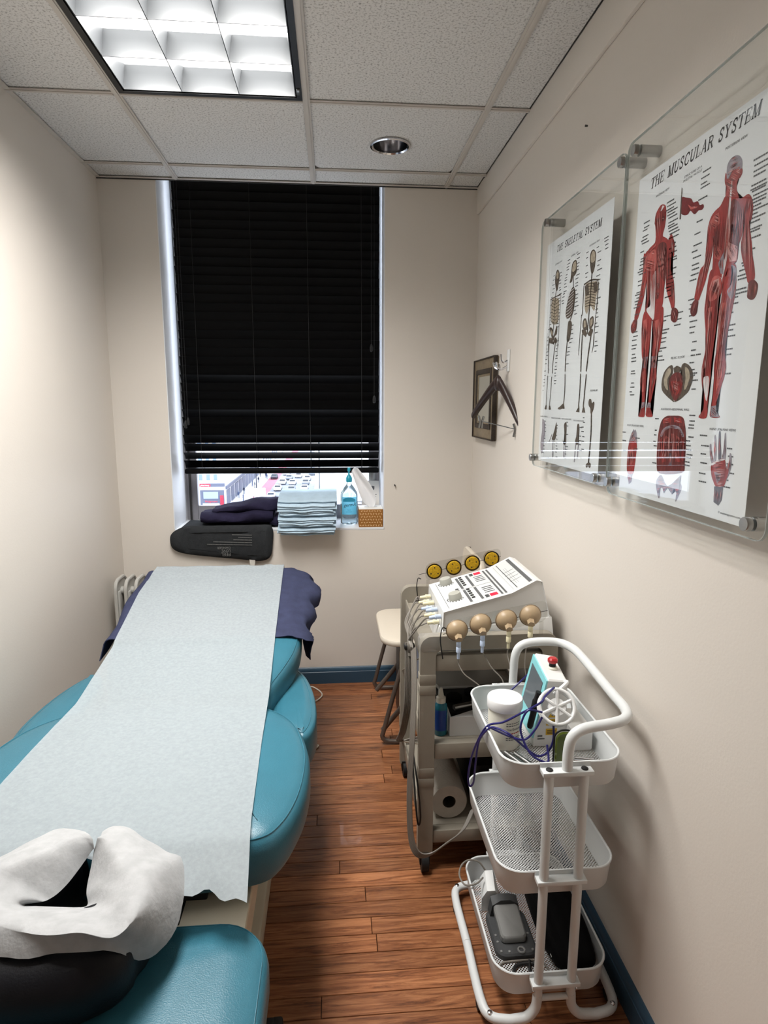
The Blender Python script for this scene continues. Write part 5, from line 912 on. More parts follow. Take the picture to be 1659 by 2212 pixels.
# ---- electrotherapy unit
DY0, DY1 = 1.748, 2.038; dv = thing('electrotherapy_unit', (.47, 1.89, .706), 'white electrotherapy unit with two grey dials and red displays', 'medical device')
prf = [(.319, .722), (.322, .822), (.527, .877), (.600, .915), (.618, .910), (.648, .79), (.650, .722)]
obj('body', MB().loft([[(x, DY0+.004, z) for x, z in inset(prf[::-1], .003)], [(x, DY0, z) for x, z in prf[::-1]], [(x, DY1, z) for x, z in prf[::-1]], [(x, DY1-0+.003, z) for x, z in inset(prf[::-1], .003)]]), 'device_white', dv, ang=25)
obj('base_flare', MB().loft([[(.312, DY0-.012, .707), (.655, DY0-.012, .707), (.655, DY1+.012, .707), (.312, DY1+.012, .707)], [(.312, DY0-.012, .735), (.655, DY0-.012, .745), (.655, DY1+.012, .745), (.312, DY1+.012, .735)], [(.318, DY0-.001, .762), (.651, DY0-.001, .80), (.651, DY1+.001, .80), (.318, DY1+.001, .762)]]), 'device_white', dv)
sd1 = V(.205, 0, .055).normalized(); sn1 = V(-.055, 0, .205).normalized(); sd2 = V(.073, 0, .038).normalized(); sn2 = V(-.038, 0, .073).normalized()
def P1(x, y, h=.0004): return V(.322, 0, .822)+sd1*((x-.322)/sd1.x)+V(0, y, 0)+sn1*h
def P2(x, y, h=.0004): return V(.527, 0, .877)+sd2*((x-.527)/sd2.x)+V(0, y, 0)+sn2*h
def pq(mb, f, x0, x1, y0, y1, h=.0008): mb.poly([f(x0, y0, h), f(x1, y0, h), f(x1, y1, h), f(x0, y1, h)])
def pbtn(f, x0, x1, y0, y1, h=.0008, t=.002):
    return MB().loft([[f(x0, y0, h), f(x1, y0, h), f(x1, y1, h), f(x0, y1, h)], [f(x0, y0, h+t), f(x1, y0, h+t), f(x1, y1, h+t), f(x0, y1, h+t)]])
mb = MB(); pq(mb, P1, .336, .520, DY0+.015, DY1-.015, .0005); pq(mb, P2, .533, .594, DY0+.012, DY1-.012, .0005); obj('panel', mb, 'panel_print', dv)
mb = MB()
for x in (.407, .441): pq(mb, P1, x, x+.008, DY0+.02, 1.886); pq(mb, P1, x, x+.008, 1.90, DY1-.02)
for x in (.500, .512): pq(mb, P1, x, x+.006, DY0+.015, DY1-.015)
pq(mb, P1, .341, .3425, DY0+.018, DY1-.018); pq(mb, P1, .407, .515, 1.892, 1.894); pq(mb, P2, .582, .592, DY0+.014, DY1-.014); pq(mb, P2, .547, .5495, DY0+.02, DY1-.02); pq(mb, P2, .537, .5375, DY0+.02, DY1-.02); pq(mb, P2, .556, .5566, 1.80, 1.96); pq(mb, P2, .562, .5626, 1.80, 1.96)
for yq in (1.83, 1.86, 1.89, 1.92): pq(mb, P2, .545, .578, yq, yq+.0025)
obj('panel_lines', mb, 'print_grey', dv)
for yk in (1.995, 1.832):
    c = P1(.374, yk, .0005); k_ = obj('dial', MB().lathe([(.021, 0), (.021, .004), (.0195, .016), (.018, .020), (.0, .0205)], c, sn1, 28), 'knob_grey', dv)
    mb = MB()
    for q in range(9):
        a = math.radians(150+q*22.5); d = sd1*math.cos(a)+V(0, math.sin(a), 0); mb.box(c+d*.0255+sn1*.0006, (.004, .004, .001))
    obj('dial_marks', mb, 'print_dark', k_)
for y_, n in ((1.925, 5), (1.795, 5)):
    for q in range(n):
        obj('button', pbtn(P1, .418, .428, y_+q*.0205, y_+q*.0205+.009), 'print_dark', dv)
for y_ in (1.89, 1.905): obj('button', pbtn(P1, .388, .398, y_, y_+.007), 'print_grey', dv)
for y0_, s in ((2.000, 1), (1.770, -1)):
    obj('display', pbtn(P1, .470, .492, y0_, y0_+.022, .0006, .001), 'led_red', dv)
    for q in range(4): obj('slider_mark', pbtn(P1, .462, .492, y0_-s*(.022+q*.016)-(.0 if s > 0 else -.02), y0_-s*(.022+q*.016)+.004-(.0 if s > 0 else -.02), .0006, .0006), 'print_dark', dv)
    for q in range(2): obj('button', pbtn(P1, .455, .466, y0_+q*.012, y0_+q*.012+.007), 'print_grey', dv)
for q in range(8):
    yq = DY0+.03+q*.033; zq = .80 if q % 2 == 0 else .772; mt_ = 'conn_blue' if q in (1, 3, 6) else 'conn_cream'; mt_ = ('conn_blue', 'conn_cream', 'conn_blue', 'conn_cream', 'conn_cream', 'conn_blue', 'conn_cream', 'conn_cream')[q]
    pl_ = obj('plug', MB().lathe([(.0075, 0), (.0075, .012), (.0085, .013), (.0085, .016), (.0065, .018), (.0055, .034), (.003, .036)], (.3185, yq, zq), (-1, 0, -.12), 12), mt_, dv)
    ex, ez = .3185-.036, zq-.0043
    obj('lead', MB().tube([(ex, yq, ez), (ex-.014, yq-.002, ez-.004), (.244-.002*q, yq*.6+1.84*.4, .745-.003*q), (.226+.0035*(q % 4), 1.83+.006*(q//4)-.004*q, .70), (.228+.0035*(q % 4), 1.815+.006*(q//4), .66)], .0026, 8, sm=5), 'cable_grey', pl_)
def ribbon(P, n, gap, up, m='cable_grey', r=.0026):
    mb = MB(); C = catmull(P, 6); u = Vector(up).normalized()
    for k in range(n):
        mb.tube([c+u*((k-(n-1)/2)*gap) for c in C], r, 6)
    return mb
obj('cable_tie', MB().box((.231, 1.83, .686), (.034, .026, .014), .003), 'cable_dark', dv)
obj('lead_ribbon', ribbon([(.228, 1.83, .70), (.226, 1.81, .62), (.222, 1.80, .50), (.212, 1.83, .40), (.205, 1.86, .355), (.225, 1.87, .345), (.255, 1.86, .36)], 5, .0048, (.8, .2, 0)), 'cable_grey', dv)
obj('lead_ribbon', ribbon([(.240, 1.80, .69), (.237, 1.75, .595), (.226, 1.70, .442), (.217, 1.68, .304), (.219, 1.664, .165), (.236, 1.652, .105), (.272, 1.650, .096), (.320, 1.650, .128), (.375, 1.652, .172), (.415, 1.69, .215)], 5, .0050, (.55, -.3, .75)), 'cable_grey', dv)
obj('power_cord', MB().tube([(.242, 1.90, .62), (.238, 1.84, .55), (.246, 1.80, .47), (.234, 1.76, .40), (.243, 1.69, .30), (.252, 1.685, .20), (.246, 1.69, .17), (.240, 1.70, .22), (.236, 1.78, .36)], .0028, 8, sm=5), 'cable_dark', dv)
# ---- suction cups on clear plates
for yy, nm, lab in ((1.690, 0, 'clear plate tied to the cart front holding beige cups'), (2.205, 1, 'clear plate at the cart back holding yellow sponge cups')):
    sl_ = .20; po_ = rrect(.325 if nm == 0 else .335, .615, -.032, .032, .02, 5)
    pt = thing('cup_holder_plate', (.47, yy, .75), lab, 'holder'); zc_ = .812 if nm == 0 else .846
    obj('plate', MB().prism(po_, lambda a, b: (a, yy-.0015, zc_+b+(a-.47)*sl_), lambda a, b: (a, yy+.0015, zc_+b+(a-.47)*sl_)), 'clear_plate', pt)
    for px_ in (.345, .60): obj('stand', MB().bx(px_-.006, px_+.006, yy-.001, yy+.001, .764 if nm == 0 else .764, zc_-.03+(px_-.47)*sl_), 'clear_plate', pt)
    obj('tie', MB().tube([(.318, yy-.004, .795), (.306, yy-.012, .80), (.302, yy-.006, .765), (.308, yy-.0, .722), (.312, yy+.004, .70)], .0018, 6, sm=4), 'cable_dark', pt)
    obj('wire', MB().tube([(.31, yy-.004, zc_-.034), (.615, yy-.004, zc_+.03)], .0009, 5), 'cable_dark', pt)
cups = [(.350, .789, 'conn_blue', 'leftmost beige suction cup on the front plate of the cart', .0), (.4185, .806, 'conn_blue', 'second beige suction cup from the left on the front plate', .0), (.494, .816, 'conn_cream', 'third beige suction cup from the left on the front plate', .0), (.564, .829, 'conn_cream', 'rightmost beige suction cup on the front plate of the cart', -.012)]
ends = [[(.351, 1.66, .70), (.365, 1.64, .675), (.400, 1.62, .652), (.43, 1.605, .62)], [(.430, 1.66, .715), (.445, 1.64, .69), (.469, 1.62, .665), (.475, 1.605, .63)], [(.494, 1.66, .72), (.498, 1.63, .684), (.503, 1.62, .65), (.508, 1.605, .62)], [(.548, 1.66, .74), (.54, 1.64, .69), (.545, 1.625, .65), (.545, 1.61, .62)]]
for (x, z, mc, lab, tx), en in zip(cups, ends):
    y_ = 1.686; s = thing('suction_cup', (x, y_, z), lab, 'suction cup')
    obj('bell', MB().lathe([(.0305, -.003), (.031, .0), (.0300, .003), (.0285, .010), (.022, .019), (.013, .024), (.007, .026)], (x, y_, z), (0, -1, -.12), 32), 'cup_beige', s); obj('rim', MB().tube([(x+.0305*math.cos(a), y_-.0005, z+.0305*math.sin(a)) for a in [2*math.pi*k/28 for k in range(28)]], .0022, 6, closed=True), 'cup_rim', s)
    nx = x+tx*.4; obj('nut', MB().cyl((nx, y_-.022, z-.010), (nx+tx*.2, y_-.036, z-.016), .0115, .0105, 6), 'cup_beige', s)
    c = obj('connector', MB().lathe([(.0068, 0), (.0068, .014), (.0055, .016), (.0072, .018), (.0072, .032), (.0045, .034), (.0042, .052)], (nx+tx*.2, y_-.030, z-.022), (tx*10*.03, .02, -1), 14), mc, s)
    obj('lead', MB().tube([(nx+tx*.4, y_-.029, z-.072)]+en, .0018, 6, sm=5), 'cable_grey', c)
for k, (x, z) in enumerate(((.367, .824), (.439, .838), (.508, .853), (.580, .868))):
    lab = ('leftmost', 'second from the left', 'third from the left', 'rightmost')[k]+' yellow sponge cup behind the electrotherapy unit'; y_ = 2.200; s = thing('sponge_cup', (x, y_, z), lab, 'suction cup')
    obj('bell', MB().lathe([(.0285, -.001), (.0295, -.004), (.0285, .012), (.020, .026), (.007, .032)], (x, y_, z), (0, 1, 0), 28, capb=False), 'cup_rim', s); obj('sponge', MB().lathe([(.0245, .002), (.0245, -.003), (.022, -.006), (.0, -.007)], (x, y_, z), (0, 1, 0), 28), 'sponge', s)
    for q in range(3): a = math.radians(90+120*q+k*25); obj('hole', MB().cyl((x+.015*math.cos(a), y_-.0058, z+.015*math.sin(a)), (x+.015*math.cos(a), y_-.0066, z+.015*math.sin(a)), .0026, seg=10), 'slot_dark', s)
# ---- things on the cart shelves
SZ = .4255
gb = thing('gel_bottle', (.322, 1.765, SZ), 'blue gel squeeze bottle with a white pointed cap on the middle shelf', 'bottle')
obj('body', MB().lathe([(.018, 0), (.0205, .003), (.0205, .085), (.019, .098), (.013, .106)], (.322, 1.765, SZ), seg=24), 'gel_teal', gb); obj('label', MB().grid(lambda u, v: (.322+.0208*math.sin(-1.1+1.9*u), 1.765-.0208*math.cos(-1.1+1.9*u), SZ+.018+.066*v), 12, 1), 'bottle_blue', gb); obj('cap', MB().lathe([(.0145, .104), (.0145, .120), (.009, .124), (.005, .145), (.003, .15)], (.322, 1.765, SZ), seg=20), 'jar_cream', gb)
for k, (x, yy, h, lab) in enumerate(((.300, 1.87, .15, 'slim white bottle behind the cart leg, nearest of two'), (.302, 1.95, .16, 'slim white bottle behind the cart leg, further of two'))):
    w = thing('white_bottle', (x, yy, SZ), lab, 'bottle'); obj('body', MB().lathe([(.019, 0), (.02, .003), (.02, h*.8), (.012, h*.88)], (x, yy, SZ), seg=20), 'white_plastic', w); obj('cap', MB().lathe([(.013, h*.87), (.013, h), (.006, h+.02)], (x, yy, SZ), seg=16), 'cable_dark' if k else 'white_plastic', w)
wb_ = thing('white_carton', (.42, 1.83, SZ), 'open white carton with a black moulded tray on the middle shelf', 'box')
obj('carton', MB().bx(.347, .352, 1.745, 1.955, SZ, SZ+.062).bx(.535, .54, 1.745, 1.955, SZ, SZ+.062).bx(.352, .535, 1.745, 1.749, SZ, SZ+.062).bx(.352, .535, 1.951, 1.955, SZ, SZ+.062).bx(.352, .535, 1.749, 1.951, SZ, SZ+.004), 'carton_white', wb_)
obj('tray', MB().bx(.353, .534, 1.78, 1.95, SZ+.02, SZ+.058, .004), 'binder_black', wb_); obj('insert_flap', MB().loft([[(.352, 1.749, SZ+.060), (.535, 1.749, SZ+.060), (.535, 1.80, SZ+.062), (.44, 1.79, SZ+.062)], [(.352, 1.749, SZ+.062), (.535, 1.749, SZ+.062), (.535, 1.80, SZ+.064), (.44, 1.79, SZ+.064)]]), 'carton_white', wb_)
obj('metal_tube', MB().cyl((.37, 1.80, SZ+.064), (.52, 1.845, SZ+.064), .010, seg=16), 'steel', wb_)
for c in ((.385, 1.87), (.45, 1.90)): obj('round_pad', MB().lathe([(.024, 0), (.026, .004), (.026, .014), (.02, .018)], (c[0], c[1], SZ+.056), seg=24), 'bag_black', wb_)
mb = MB()
for q in range(3): mb.bx(.44+.004*q, .50, 1.7445, 1.745, SZ+.028-q*.006, SZ+.0295-q*.006)
obj('print_lines', mb, 'print_grey', wb_)
bd = thing('binder', (.45, 2.06, SZ), 'black binder lying tilted at the back of the middle shelf', 'binder'); obj('cover', MB().box((.46, 2.045, SZ+.022), (.26, .16, .036), .004, Matrix.Rotation(math.radians(14), 3, 'Z')), 'binder_black', bd); obj('pages', MB().box((.462, 2.045, SZ+.049), (.25, .15, .014), .001, Matrix.Rotation(math.radians(14), 3, 'Z')), 'clip_grey', bd)
fo = thing('paper_folder', (.43, 2.16, SZ), 'blue grey folder leaning at the back of the middle shelf', 'folder'); obj('cover', MB().box((.42, 2.178, SZ+.105), (.24, .006, .21), .001, Matrix.Rotation(math.radians(-10), 3, 'X')), 'folder_grey', fo)
mb = MB()
for q in range(3): mb.box((.36+q*.05, 2.175, SZ+.13), (.006, .007, .05), 0, Matrix.Rotation(math.radians(-10), 3, 'X'))
obj('print_lines', mb, 'print_grey', fo)
pt_ = thing('paper_towel_roll', (.338, 1.87, .135), 'roll of white paper towel lying on the bottom cart shelf', 'paper towel')
rp_ = [(r, h) for r, h in ((.021, 0), (.055, 0), (.0575, .003), (.0575, .277), (.055, .28), (.021, .28))]
obj('paper', MB().lathe(rp_+[(.021, 0)], (.3535, 1.758, .1930), (0, 1, 0), 36, capb=False, capt=False), 'towel_paper', pt_); obj('core', MB().lathe([(.021, .002), (.021, .278), (.0195, .278), (.0195, .002), (.021, .002)], (.3535, 1.758, .1930), (0, 1, 0), 28, capb=False, capt=False), 'core_dark', pt_)
obj('core_end', MB().cyl((.3535, 2.02, .193), (.3535, 2.03, .193), .0195, seg=20), 'slot_dark', pt_)
pu = thing('power_unit', (.52, 1.95, .135), 'black electrical unit on the bottom cart shelf beside the towel roll', 'device'); obj('case', MB().box((.525, 1.95, .212), (.17, .30, .152), .008), 'binder_black', pu); obj('handle', MB().tube([(.46, 1.80, .26), (.46, 1.785, .27), (.56, 1.785, .27), (.56, 1.80, .26)], .006, 8), 'pedal_dark', pu); obj('cap', MB().cyl((.47, 1.80, .20), (.47, 1.79, .20), .02, seg=20), 'pedal_dark', pu)
# ================================================================ white rolling cart
wc = thing('rolling_cart', (.50, 1.39, 0), 'white metal three tier rolling cart with curved tube handle', 'cart')
BX0_, BX1_, BY0, BY1 = .362, .636, 1.203, 1.585
for zr in (.664, .401, .135):
    hgt = .064; R = rrect(BX0_, BX1_, BY0, BY1, .055, 8); zb_ = zr-hgt
    Rb = inset(R, .006); prof = [(R, zr), (Rb, zb_+.006), (inset(R, .010), zb_), (inset(R, .0105), zb_+.0012), (inset(R, .0078), zb_+.007), (inset(R, .0014), zr)]
    mb = MB(); prevv = None
    for q, z in prof:
        vs = [mb.bm.verts.new((p[0], p[1], z)) for p in q]
        if prevv: mb.skin(prevv, vs)
        else: fst = vs
        prevv = vs
    mb.skin(prevv, fst); bk = obj('basket', mb, 'cart_white', wc)
    obj('rim', MB().tube([(p[0], p[1], zr) for p in inset(R, .0007)], .0030, 8, closed=True), 'cart_white', bk)
    flr = inset(R, .0105); mb = MB(); mb.loft([[(p[0], p[1], zb_+.0002) for p in flr], [(p[0], p[1], zb_+.0008) for p in flr]]); obj('mesh_floor', mb, 'mesh_floor' if zr < .6 else 'mesh_floor', bk)
for yv, sg in ((BY0-.015, -1), (BY1+.015, 1)):
    for xv, dx in ((.455, -1), (.533, 1)):
        xo = BX0_-.026 if dx < 0 else BX1_+.018
        obj('upright', MB().tube([(xv, yv, .655), (xv, yv, .14), (xv, yv, .09)], .0105, 12), 'cart_white', wc)
        obj('base_tube', MB().tube([(xv, yv, .095), (xv+dx*.004, yv, .06), (xv+dx*.022, yv, .036), (xv+dx*.05, yv, .031), (xo-dx*.05, yv, .031), (xo-dx*.014, yv-sg*.012, .031), (xo, yv-sg*.055, .033), (xo, 1.394, .038)], .0112, 12, sm=4), 'cart_white', wc)
        obj('bolt', MB().lathe([(.006, 0), (.006, .002), (.003, .004)], (xo-dx*.012, yv-sg*.012, .041), (0, 0, 1), 12), 'chrome', wc); obj('bolt', MB().lathe([(.005, 0), (.005, .003), (.002, .004)], (xv+dx*.0105, yv, .105), (dx, 0, 0), 12), 'chrome', wc)
        obj('caster', MB().cyl((xo-.007, yv-sg*.06, .014), (xo+.007, yv-sg*.06, .014), .0138, seg=16), 'rubber', wc)
    for zr in (.664, .401, .135): obj('bracket', MB().bx(.438, .550, yv-.0125, yv+.0125, zr-.016, zr-.006, .001).bx(.438, .550, yv-sg*.0125-.0012, yv-sg*.0125+.0012, zr-.016, zr+.004), 'cart_white', wc)
    for xv in (.455, .533): obj('screw', MB().lathe([(.0075, 0), (.0075, .003), (.004, .005), (0, .005)], (xv, yv, .657), seg=16), 'rubber', wc)
    obj('cross_tube', MB().cyl((.455, yv, .085), (.533, yv, .085), .007, seg=12), 'cart_white', wc)
obj('handle', MB().tube([(.494, BY0-.015, .656), (.495, BY0-.015, .705), (.503, BY0-.015, .735), (.530, BY0-.012, .750), (.590, BY0-.004, .754), (.628, BY0+.010, .757), (.645, BY0+.045, .760), (.646, BY0+.12, .764), (.646, BY1-.10, .776), (.640, BY1-.03, .780), (.612, BY1+.008, .782), (.550, BY1+.015, .782), (.513, BY1+.015, .772), (.498, BY1+.015, .745), (.495, BY1+.015, .70), (.494, BY1+.015, .656)], .0115, 14, sm=5), 'cart_white', wc)
# ---- top basket contents
TB = .6015
jr = thing('cream_jar', (.413, 1.395, TB), 'white plastic jar with a screw lid in the top basket', 'jar')
obj('body', MB().lathe([(.034, 0), (.037, .003), (.0385, .02), (.0400, .098), (.038, .104)], (.413, 1.395, TB), seg=36), 'jar_cream', jr); obj('lid', MB().lathe([(.0425, .100), (.0432, .102), (.0432, .122), (.0415, .125), (.038, .1262), (.0, .1265)], (.413, 1.395, TB), seg=40), 'jar_lid', jr)
def jpt(x, y): a = -.55+x/.0395; return (.413+.0398*math.sin(a), 1.395-.0398*math.cos(a), TB+y)
text_mesh('lettering', 'The Evolution', 'ink_black', lambda x, y: jpt(x+.016, .055+y), .0085, 0, jr)
for q, zz in enumerate((.072, .066, .046, .035, .030)):
    mb = MB()
    for s in range(6): mb.poly([jpt(.016+s*.0065, zz), jpt(.016+s*.0065+.005, zz), jpt(.016+s*.0065+.005, zz+.0022), jpt(.016+s*.0065, zz+.0022)])
    obj('print_line', mb, 'red_button' if q == 2 else 'ink_grey', jr)
lz = thing('laser_unit', (.53, 1.44, TB), 'white therapy laser with teal screen surround and red emergency button', 'medical device')
LY0, LY1 = 1.375, 1.505
obj('body', MB().loft([[(.482, LY0, TB+.001), (.562, LY0, TB+.001), (.562, LY1, TB+.001), (.482, LY1, TB+.001)], [(.482, LY0, TB+.02), (.564, LY0, TB+.02), (.564, LY1, TB+.02), (.482, LY1, TB+.02)], [(.512, LY0, .772), (.560, LY0, .768), (.572, LY1, .778), (.520, LY1, .786)], [(.515, LY0+.003, .776), (.557, LY0+.003, .771), (.569, LY1-.003, .781), (.523, LY1-.003, .79)]]), 'device_white', lz, ang=30)
fa = lambda t, s, h=0: V(.482+(.512-.482)*s+.008*t*s-h, LY0+(LY1-LY0)*t, TB+.02+(.772-TB-.02)*s+.014*t*s+h*.2)
def fquad(t0, t1, s0, s1, h, th): return MB().loft([[fa(t0, s0, h), fa(t1, s0, h), fa(t1, s1, h), fa(t0, s1, h)], [fa(t0, s0, h+th), fa(t1, s0, h+th), fa(t1, s1, h+th), fa(t0, s1, h+th)]])
sf = obj('screen_surround', fquad(0, 1, .02, 1.0, 0.0002, .004), 'laser_teal', lz); obj('screen', fquad(.14, .88, .30, .90, .0043, .0012), 'screen', sf)
obj('stop_base', MB().lathe([(.013, 0), (.0135, .004), (.011, .007)], (.543, 1.435, .7765), (0, 0, 1), 20), 'jar_cream', lz); st_ = obj('stop_stem', MB().cyl((.543, 1.435, .780), (.543, 1.435, .795), .0085, seg=18), 'binder_black', lz); obj('stop_button', MB().lathe([(.0105, .793), (.0125, .796), (.0125, .802), (.009, .806), (0, .807)], (.543, 1.435, 0), seg=22), 'red_button', lz)
obj('foot_block', MB().box((.592, 1.40, TB+.03), (.056, .11, .058), .006), 'device_white', lz)
nf = lambda a, b, h=.0006: (.500+a, LY0-h, TB+b)
obj('warning_label', MB().poly([nf(.012, .055), nf(.040, .055), nf(.040, .072), nf(.012, .072)]).poly([nf(.012, .030), nf(.040, .030), nf(.040, .047), nf(.012, .047)]).poly([nf(.016, .076), nf(.036, .076), nf(.026, .094)]), 'yellow_label', lz)
mb = MB()
for b0 in (.033, .058):
    for q in range(3): mb.poly([nf(.015, b0+q*.004, .0012), nf(.037, b0+q*.004, .0012), nf(.037, b0+q*.004+.0015, .0012), nf(.015, b0+q*.004+.0015, .0012)])
mb.poly([nf(.0245, .080, .0012), nf(.0275, .080, .0012), nf(.0268, .089, .0012), nf(.0252, .089, .0012)]); obj('warning_print', mb, 'ink_black', lz)
obj('side_marks', MB().poly([nf(-.008, .026), nf(.004, .026), nf(.004, .030), nf(-.008, .030)]).poly([nf(-.008, .019), nf(.010, .019), nf(.010, .022), nf(-.008, .022)]), 'ink_grey', lz)
pw = obj('probe', MB().lathe([(.006, 0), (.0075, .006), (.0078, .05), (.0095, .053), (.0095, .075), (.007, .078), (.007, .098)], (.470, 1.372, .655), (.16, -.1, 1), 18), 'binder_black', lz)
sp_c = V(.515, 1.318, .735); sn_ = V(-.12, -.75, .55).normalized(); su = V(1, 0, 0); su = (su-sn_*su.dot(sn_)).normalized(); sv = sn_.cross(su); sp_ = obj('cable_spool', MB().tube([sp_c+su*(.040*math.cos(a))+sv*(.040*math.sin(a)) for a in [2*math.pi*k/36 for k in range(36)]], .0045, 10, closed=True).tube([sp_c-sn_*.014+su*(.040*math.cos(a))+sv*(.040*math.sin(a)) for a in [2*math.pi*k/36 for k in range(36)]], .0045, 10, closed=True), 'white_plastic', lz)
for k in range(6): a = math.radians(20+60*k); d = su*math.cos(a)+sv*math.sin(a); obj('spoke', MB().tube([sp_c, sp_c+d*.039], .0040, 8), 'white_plastic', sp_)
obj('spool_hub', MB().cyl(sp_c, sp_c-sn_*.014, .02, seg=24), 'white_plastic', sp_); obj('spool_arm', MB().tube([sp_c-sn_*.012+sv*.03, V(.55, 1.355, .775), V(.556, 1.385, .765)], .005, 8, sm=3), 'white_plastic', lz)
obj('fibre_cable', MB().tube([(.512, 1.335, .775), (.480, 1.305, .768), (.465, 1.290, .761), (.428, 1.325, .716), (.395, 1.345, .686), (.364, 1.360, .671), (.351, 1.40, .612), (.342, 1.433, .539), (.341, 1.453, .475), (.346, 1.456, .449), (.352, 1.44, .47), (.349, 1.413, .538), (.351, 1.391, .614), (.363, 1.345, .672), (.378, 1.320, .684), (.400, 1.295, .681), (.440, 1.31, .640), (.470, 1.31, .617), (.490, 1.30, .63), (.503, 1.300, .66), (.503, 1.303, .70)], .0026, 8, sm=5).tube([(.363, 1.352, .672), (.40, 1.30, .675), (.432, 1.29, .672), (.455, 1.29, .695), (.474, 1.30, .720)], .0026, 8, sm=5).tube([(.474, 1.302, .731), (.44, 1.30, .738), (.424, 1.298, .704), (.427, 1.292, .675), (.442, 1.275, .645), (.469, 1.268, .628), (.485, 1.275, .625), (.489, 1.30, .65)], .0026, 8, sm=5).tube([(.47, 1.54, .67), (.50, 1.55, .69), (.515, 1.53, .72), (.520, 1.506, .73)], .0026, 8, sm=5), 'cable_blue', lz)
gg = thing('safety_goggles', (.53, 1.27, TB), 'green tinted laser safety goggles standing in the top basket', 'goggles')
def lens(s):
    c = V(.513+s*.0, 1.262+s*.0, .655); P = [(p[0], p[1]) for p in rrect(-.021, .021, -.05, .048, .018, 6)]
    return MB().loft([[(.515+a, 1.262-.004*math.cos(a*40)+.03*(b+.05)*.0, .655+b) for a, b in inset(P, .003)], [(.515+a, 1.266-.004*math.cos(a*40), .655+b) for a, b in P], [(.515+a, 1.269-.004*math.cos(a*40), .655+b) for a, b in inset(P, .002)]])
obj('lens', lens(0), 'goggle_green', gg); obj('frame', MB().tube([(.515+a, 1.2665, .655+b) for a, b in rrect(-.0225, .0225, -.0515, .0495, .019, 6)], .0022, 8, closed=True), 'binder_black', gg); obj('temple', MB().tube([(.537, 1.268, .64), (.545, 1.29, .63), (.548, 1.34, .615), (.546, 1.36, .606)], .0028, 8, sm=4), 'binder_black', gg)
for k, (a, b, r, lab) in enumerate((((.402, 1.335, .6105), (.452, 1.232, .6105), .0085, 'silver metal wand lying in the top basket, left of two'), ((.425, 1.335, .6085), (.474, 1.238, .6085), .0065, 'silver metal wand lying in the top basket, right of two'))):
    w = thing('metal_wand', a, lab, 'wand'); obj('tube', MB().cyl(a, b, r, seg=18), 'steel', w); d = (Vector(b)-Vector(a)).normalized(); obj('tip', MB().cyl(a, Vector(a)-d*.012, r*.8, r*.4, 18), 'chrome', w)
pn = thing('silver_pen', (.59, 1.29, TB), 'silver pen lying beside the goggles in the top basket', 'pen'); obj('barrel', MB().cyl((.560, 1.306, .6075), (.602, 1.296, .6075), .0052, seg=14), 'chrome', pn); obj('tip', MB().cyl((.602, 1.296, .6075), (.612, 1.2935, .6065), .0045, .002, 14), 'steel', pn)
gp = thing('glass_vial', (.39, 1.31, TB), 'short clear glass vial lying near the jar in the top basket', 'vial'); obj('body', MB().cyl((.379, 1.300, .609), (.405, 1.310, .609), .0068, seg=14), 'clear_plate', gp); obj('stopper', MB().cyl((.405, 1.310, .609), (.410, 1.312, .609), .0068, seg=14), 'steel', gp)
dp = thing('dark_pouch', (.475, 1.275, TB), 'small dark grey pouch under the blue cable in the top basket', 'pouch'); obj('pouch_body', slab(.455, .492, 1.222, 1.262, TB, TB+.016, .01, .001, 31), 'pedal_dark', dp)
# ---- bottom basket contents
LB = .0725
fp_ = thing('foot_pedal', (.445, 1.375, LB), 'grey foot pedal with hood in the bottom basket', 'pedal')
ob_ = rrect(.392, .497, 1.300, 1.445, .025, 5); obj('base', MB().loft([[(a, b, LB) for a, b in ob_], [(a, b, LB+.012) for a, b in ob_], [(a, b, LB+.016) for a, b in inset(ob_, .004)]]), 'pedal_dark', fp_)
tp = rrect(.410, .476, 1.332, 1.425, .012, 4); obj('treadle', MB().loft([[(a, b, LB+.018+(b-1.33)*.18) for a, b in tp], [(a, b, LB+.030+(b-1.33)*.18) for a, b in tp], [(a, b, LB+.034+(b-1.33)*.18) for a, b in inset(tp, .004)]]), 'pedal_grey', fp_)
obj('hood', MB().loft([[(.402+.0*k, 1.42+.012*k, LB+.016), (.402+.006, 1.42+.012*k, LB+.048+.004*k), (.43, 1.42+.012*k, LB+.062), (.456, 1.42+.012*k, LB+.062), (.478, 1.42+.012*k, LB+.048+.004*k), (.484, 1.42+.012*k, LB+.016)] for k in range(3)]), 'pedal_dark', fp_)
for a, b in ((.404, 1.312), (.424, 1.310), (.484, 1.312), (.402, 1.36), (.402, 1.34), (.486, 1.36)): obj('rivet', MB().lathe([(.0035, 0), (.003, .002), (0, .0025)], (a, b, LB+.0155), seg=10), 'pedal_grey', fp_)
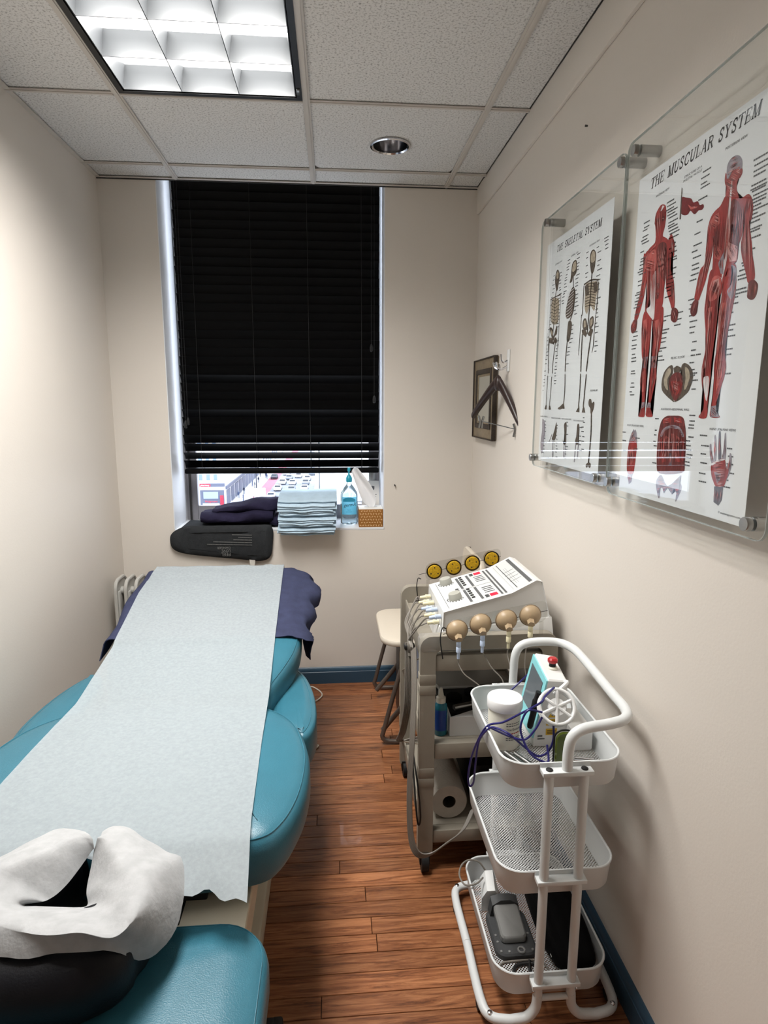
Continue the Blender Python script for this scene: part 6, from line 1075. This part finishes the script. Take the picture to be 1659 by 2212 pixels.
obj('ring', MB().tube([(.455+.008*math.cos(q), 1.312+.008*math.sin(q), LB+.017) for q in [2*math.pi*k/16 for k in range(16)]], .0025, 6, closed=True), 'pedal_grey', fp_)
hb = thing('black_bag', (.575, 1.38, LB), 'black bag filling the wall side of the bottom basket', 'bag'); obj('bag_body', slab(.516, .622, 1.235, 1.545, LB, .150, .02, .003, 41, .0), 'bag_black', hb)
obj('print', MB().box((.5165, 1.30, .115), (.0006, .03, .004)).box((.5165, 1.29, .106), (.0006, .04, .003)), 'carton_white', hb)
wa = thing('white_probe_head', (.405, 1.51, LB), 'white rounded plastic probe head at the back of the bottom basket', 'probe'); obj('shell', MB().loft([[(.388+.006*k, 1.455+.025*k, LB+.001), (.388+.004*k, 1.455+.025*k, LB+.04), (.402+.004*k, 1.455+.025*k, LB+.062), (.424+.004*k, 1.455+.025*k, LB+.062), (.438+.002*k, 1.455+.025*k, LB+.04), (.438, 1.455+.025*k, LB+.001)] for k in range(4)]), 'white_plastic', wa)
obj('lead', MB().tube([(.420, 1.535, .125), (.400, 1.545, .150), (.370, 1.545, .158), (.345, 1.525, .158), (.334, 1.495, .152), (.345, 1.468, .146), (.375, 1.470, .146), (.400, 1.495, .142)], .0024, 8, sm=5), 'cable_grey', wa)
obj('pedal_cord', MB().tube([(.420, 1.226, LB+.004), (.424, 1.270, LB+.004), (.445, 1.285, LB+.004), (.480, 1.282, LB+.004), (.492, 1.255, LB+.004), (.480, 1.225, LB+.004)], .0042, 8, sm=5).tube([(.462, 1.226, LB+.005), (.462, 1.262, LB+.005), (.470, 1.292, LB+.005)], .0038, 8, sm=4), 'cable_dark', None, 'thick black cord loop in the front of the bottom basket', 'cord')
obj('grey_cord', MB().tube([(.395, 1.245, LB+.0025), (.388, 1.27, LB+.0025), (.400, 1.292, LB+.0025), (.44, 1.296, LB+.0025), (.49, 1.294, LB+.0025), (.507, 1.275, LB+.0025), (.508, 1.235, LB+.0025)], .0024, 8, sm=5), 'cable_grey', None, 'thin grey cord curling around the black cord in the bottom basket', 'cord')
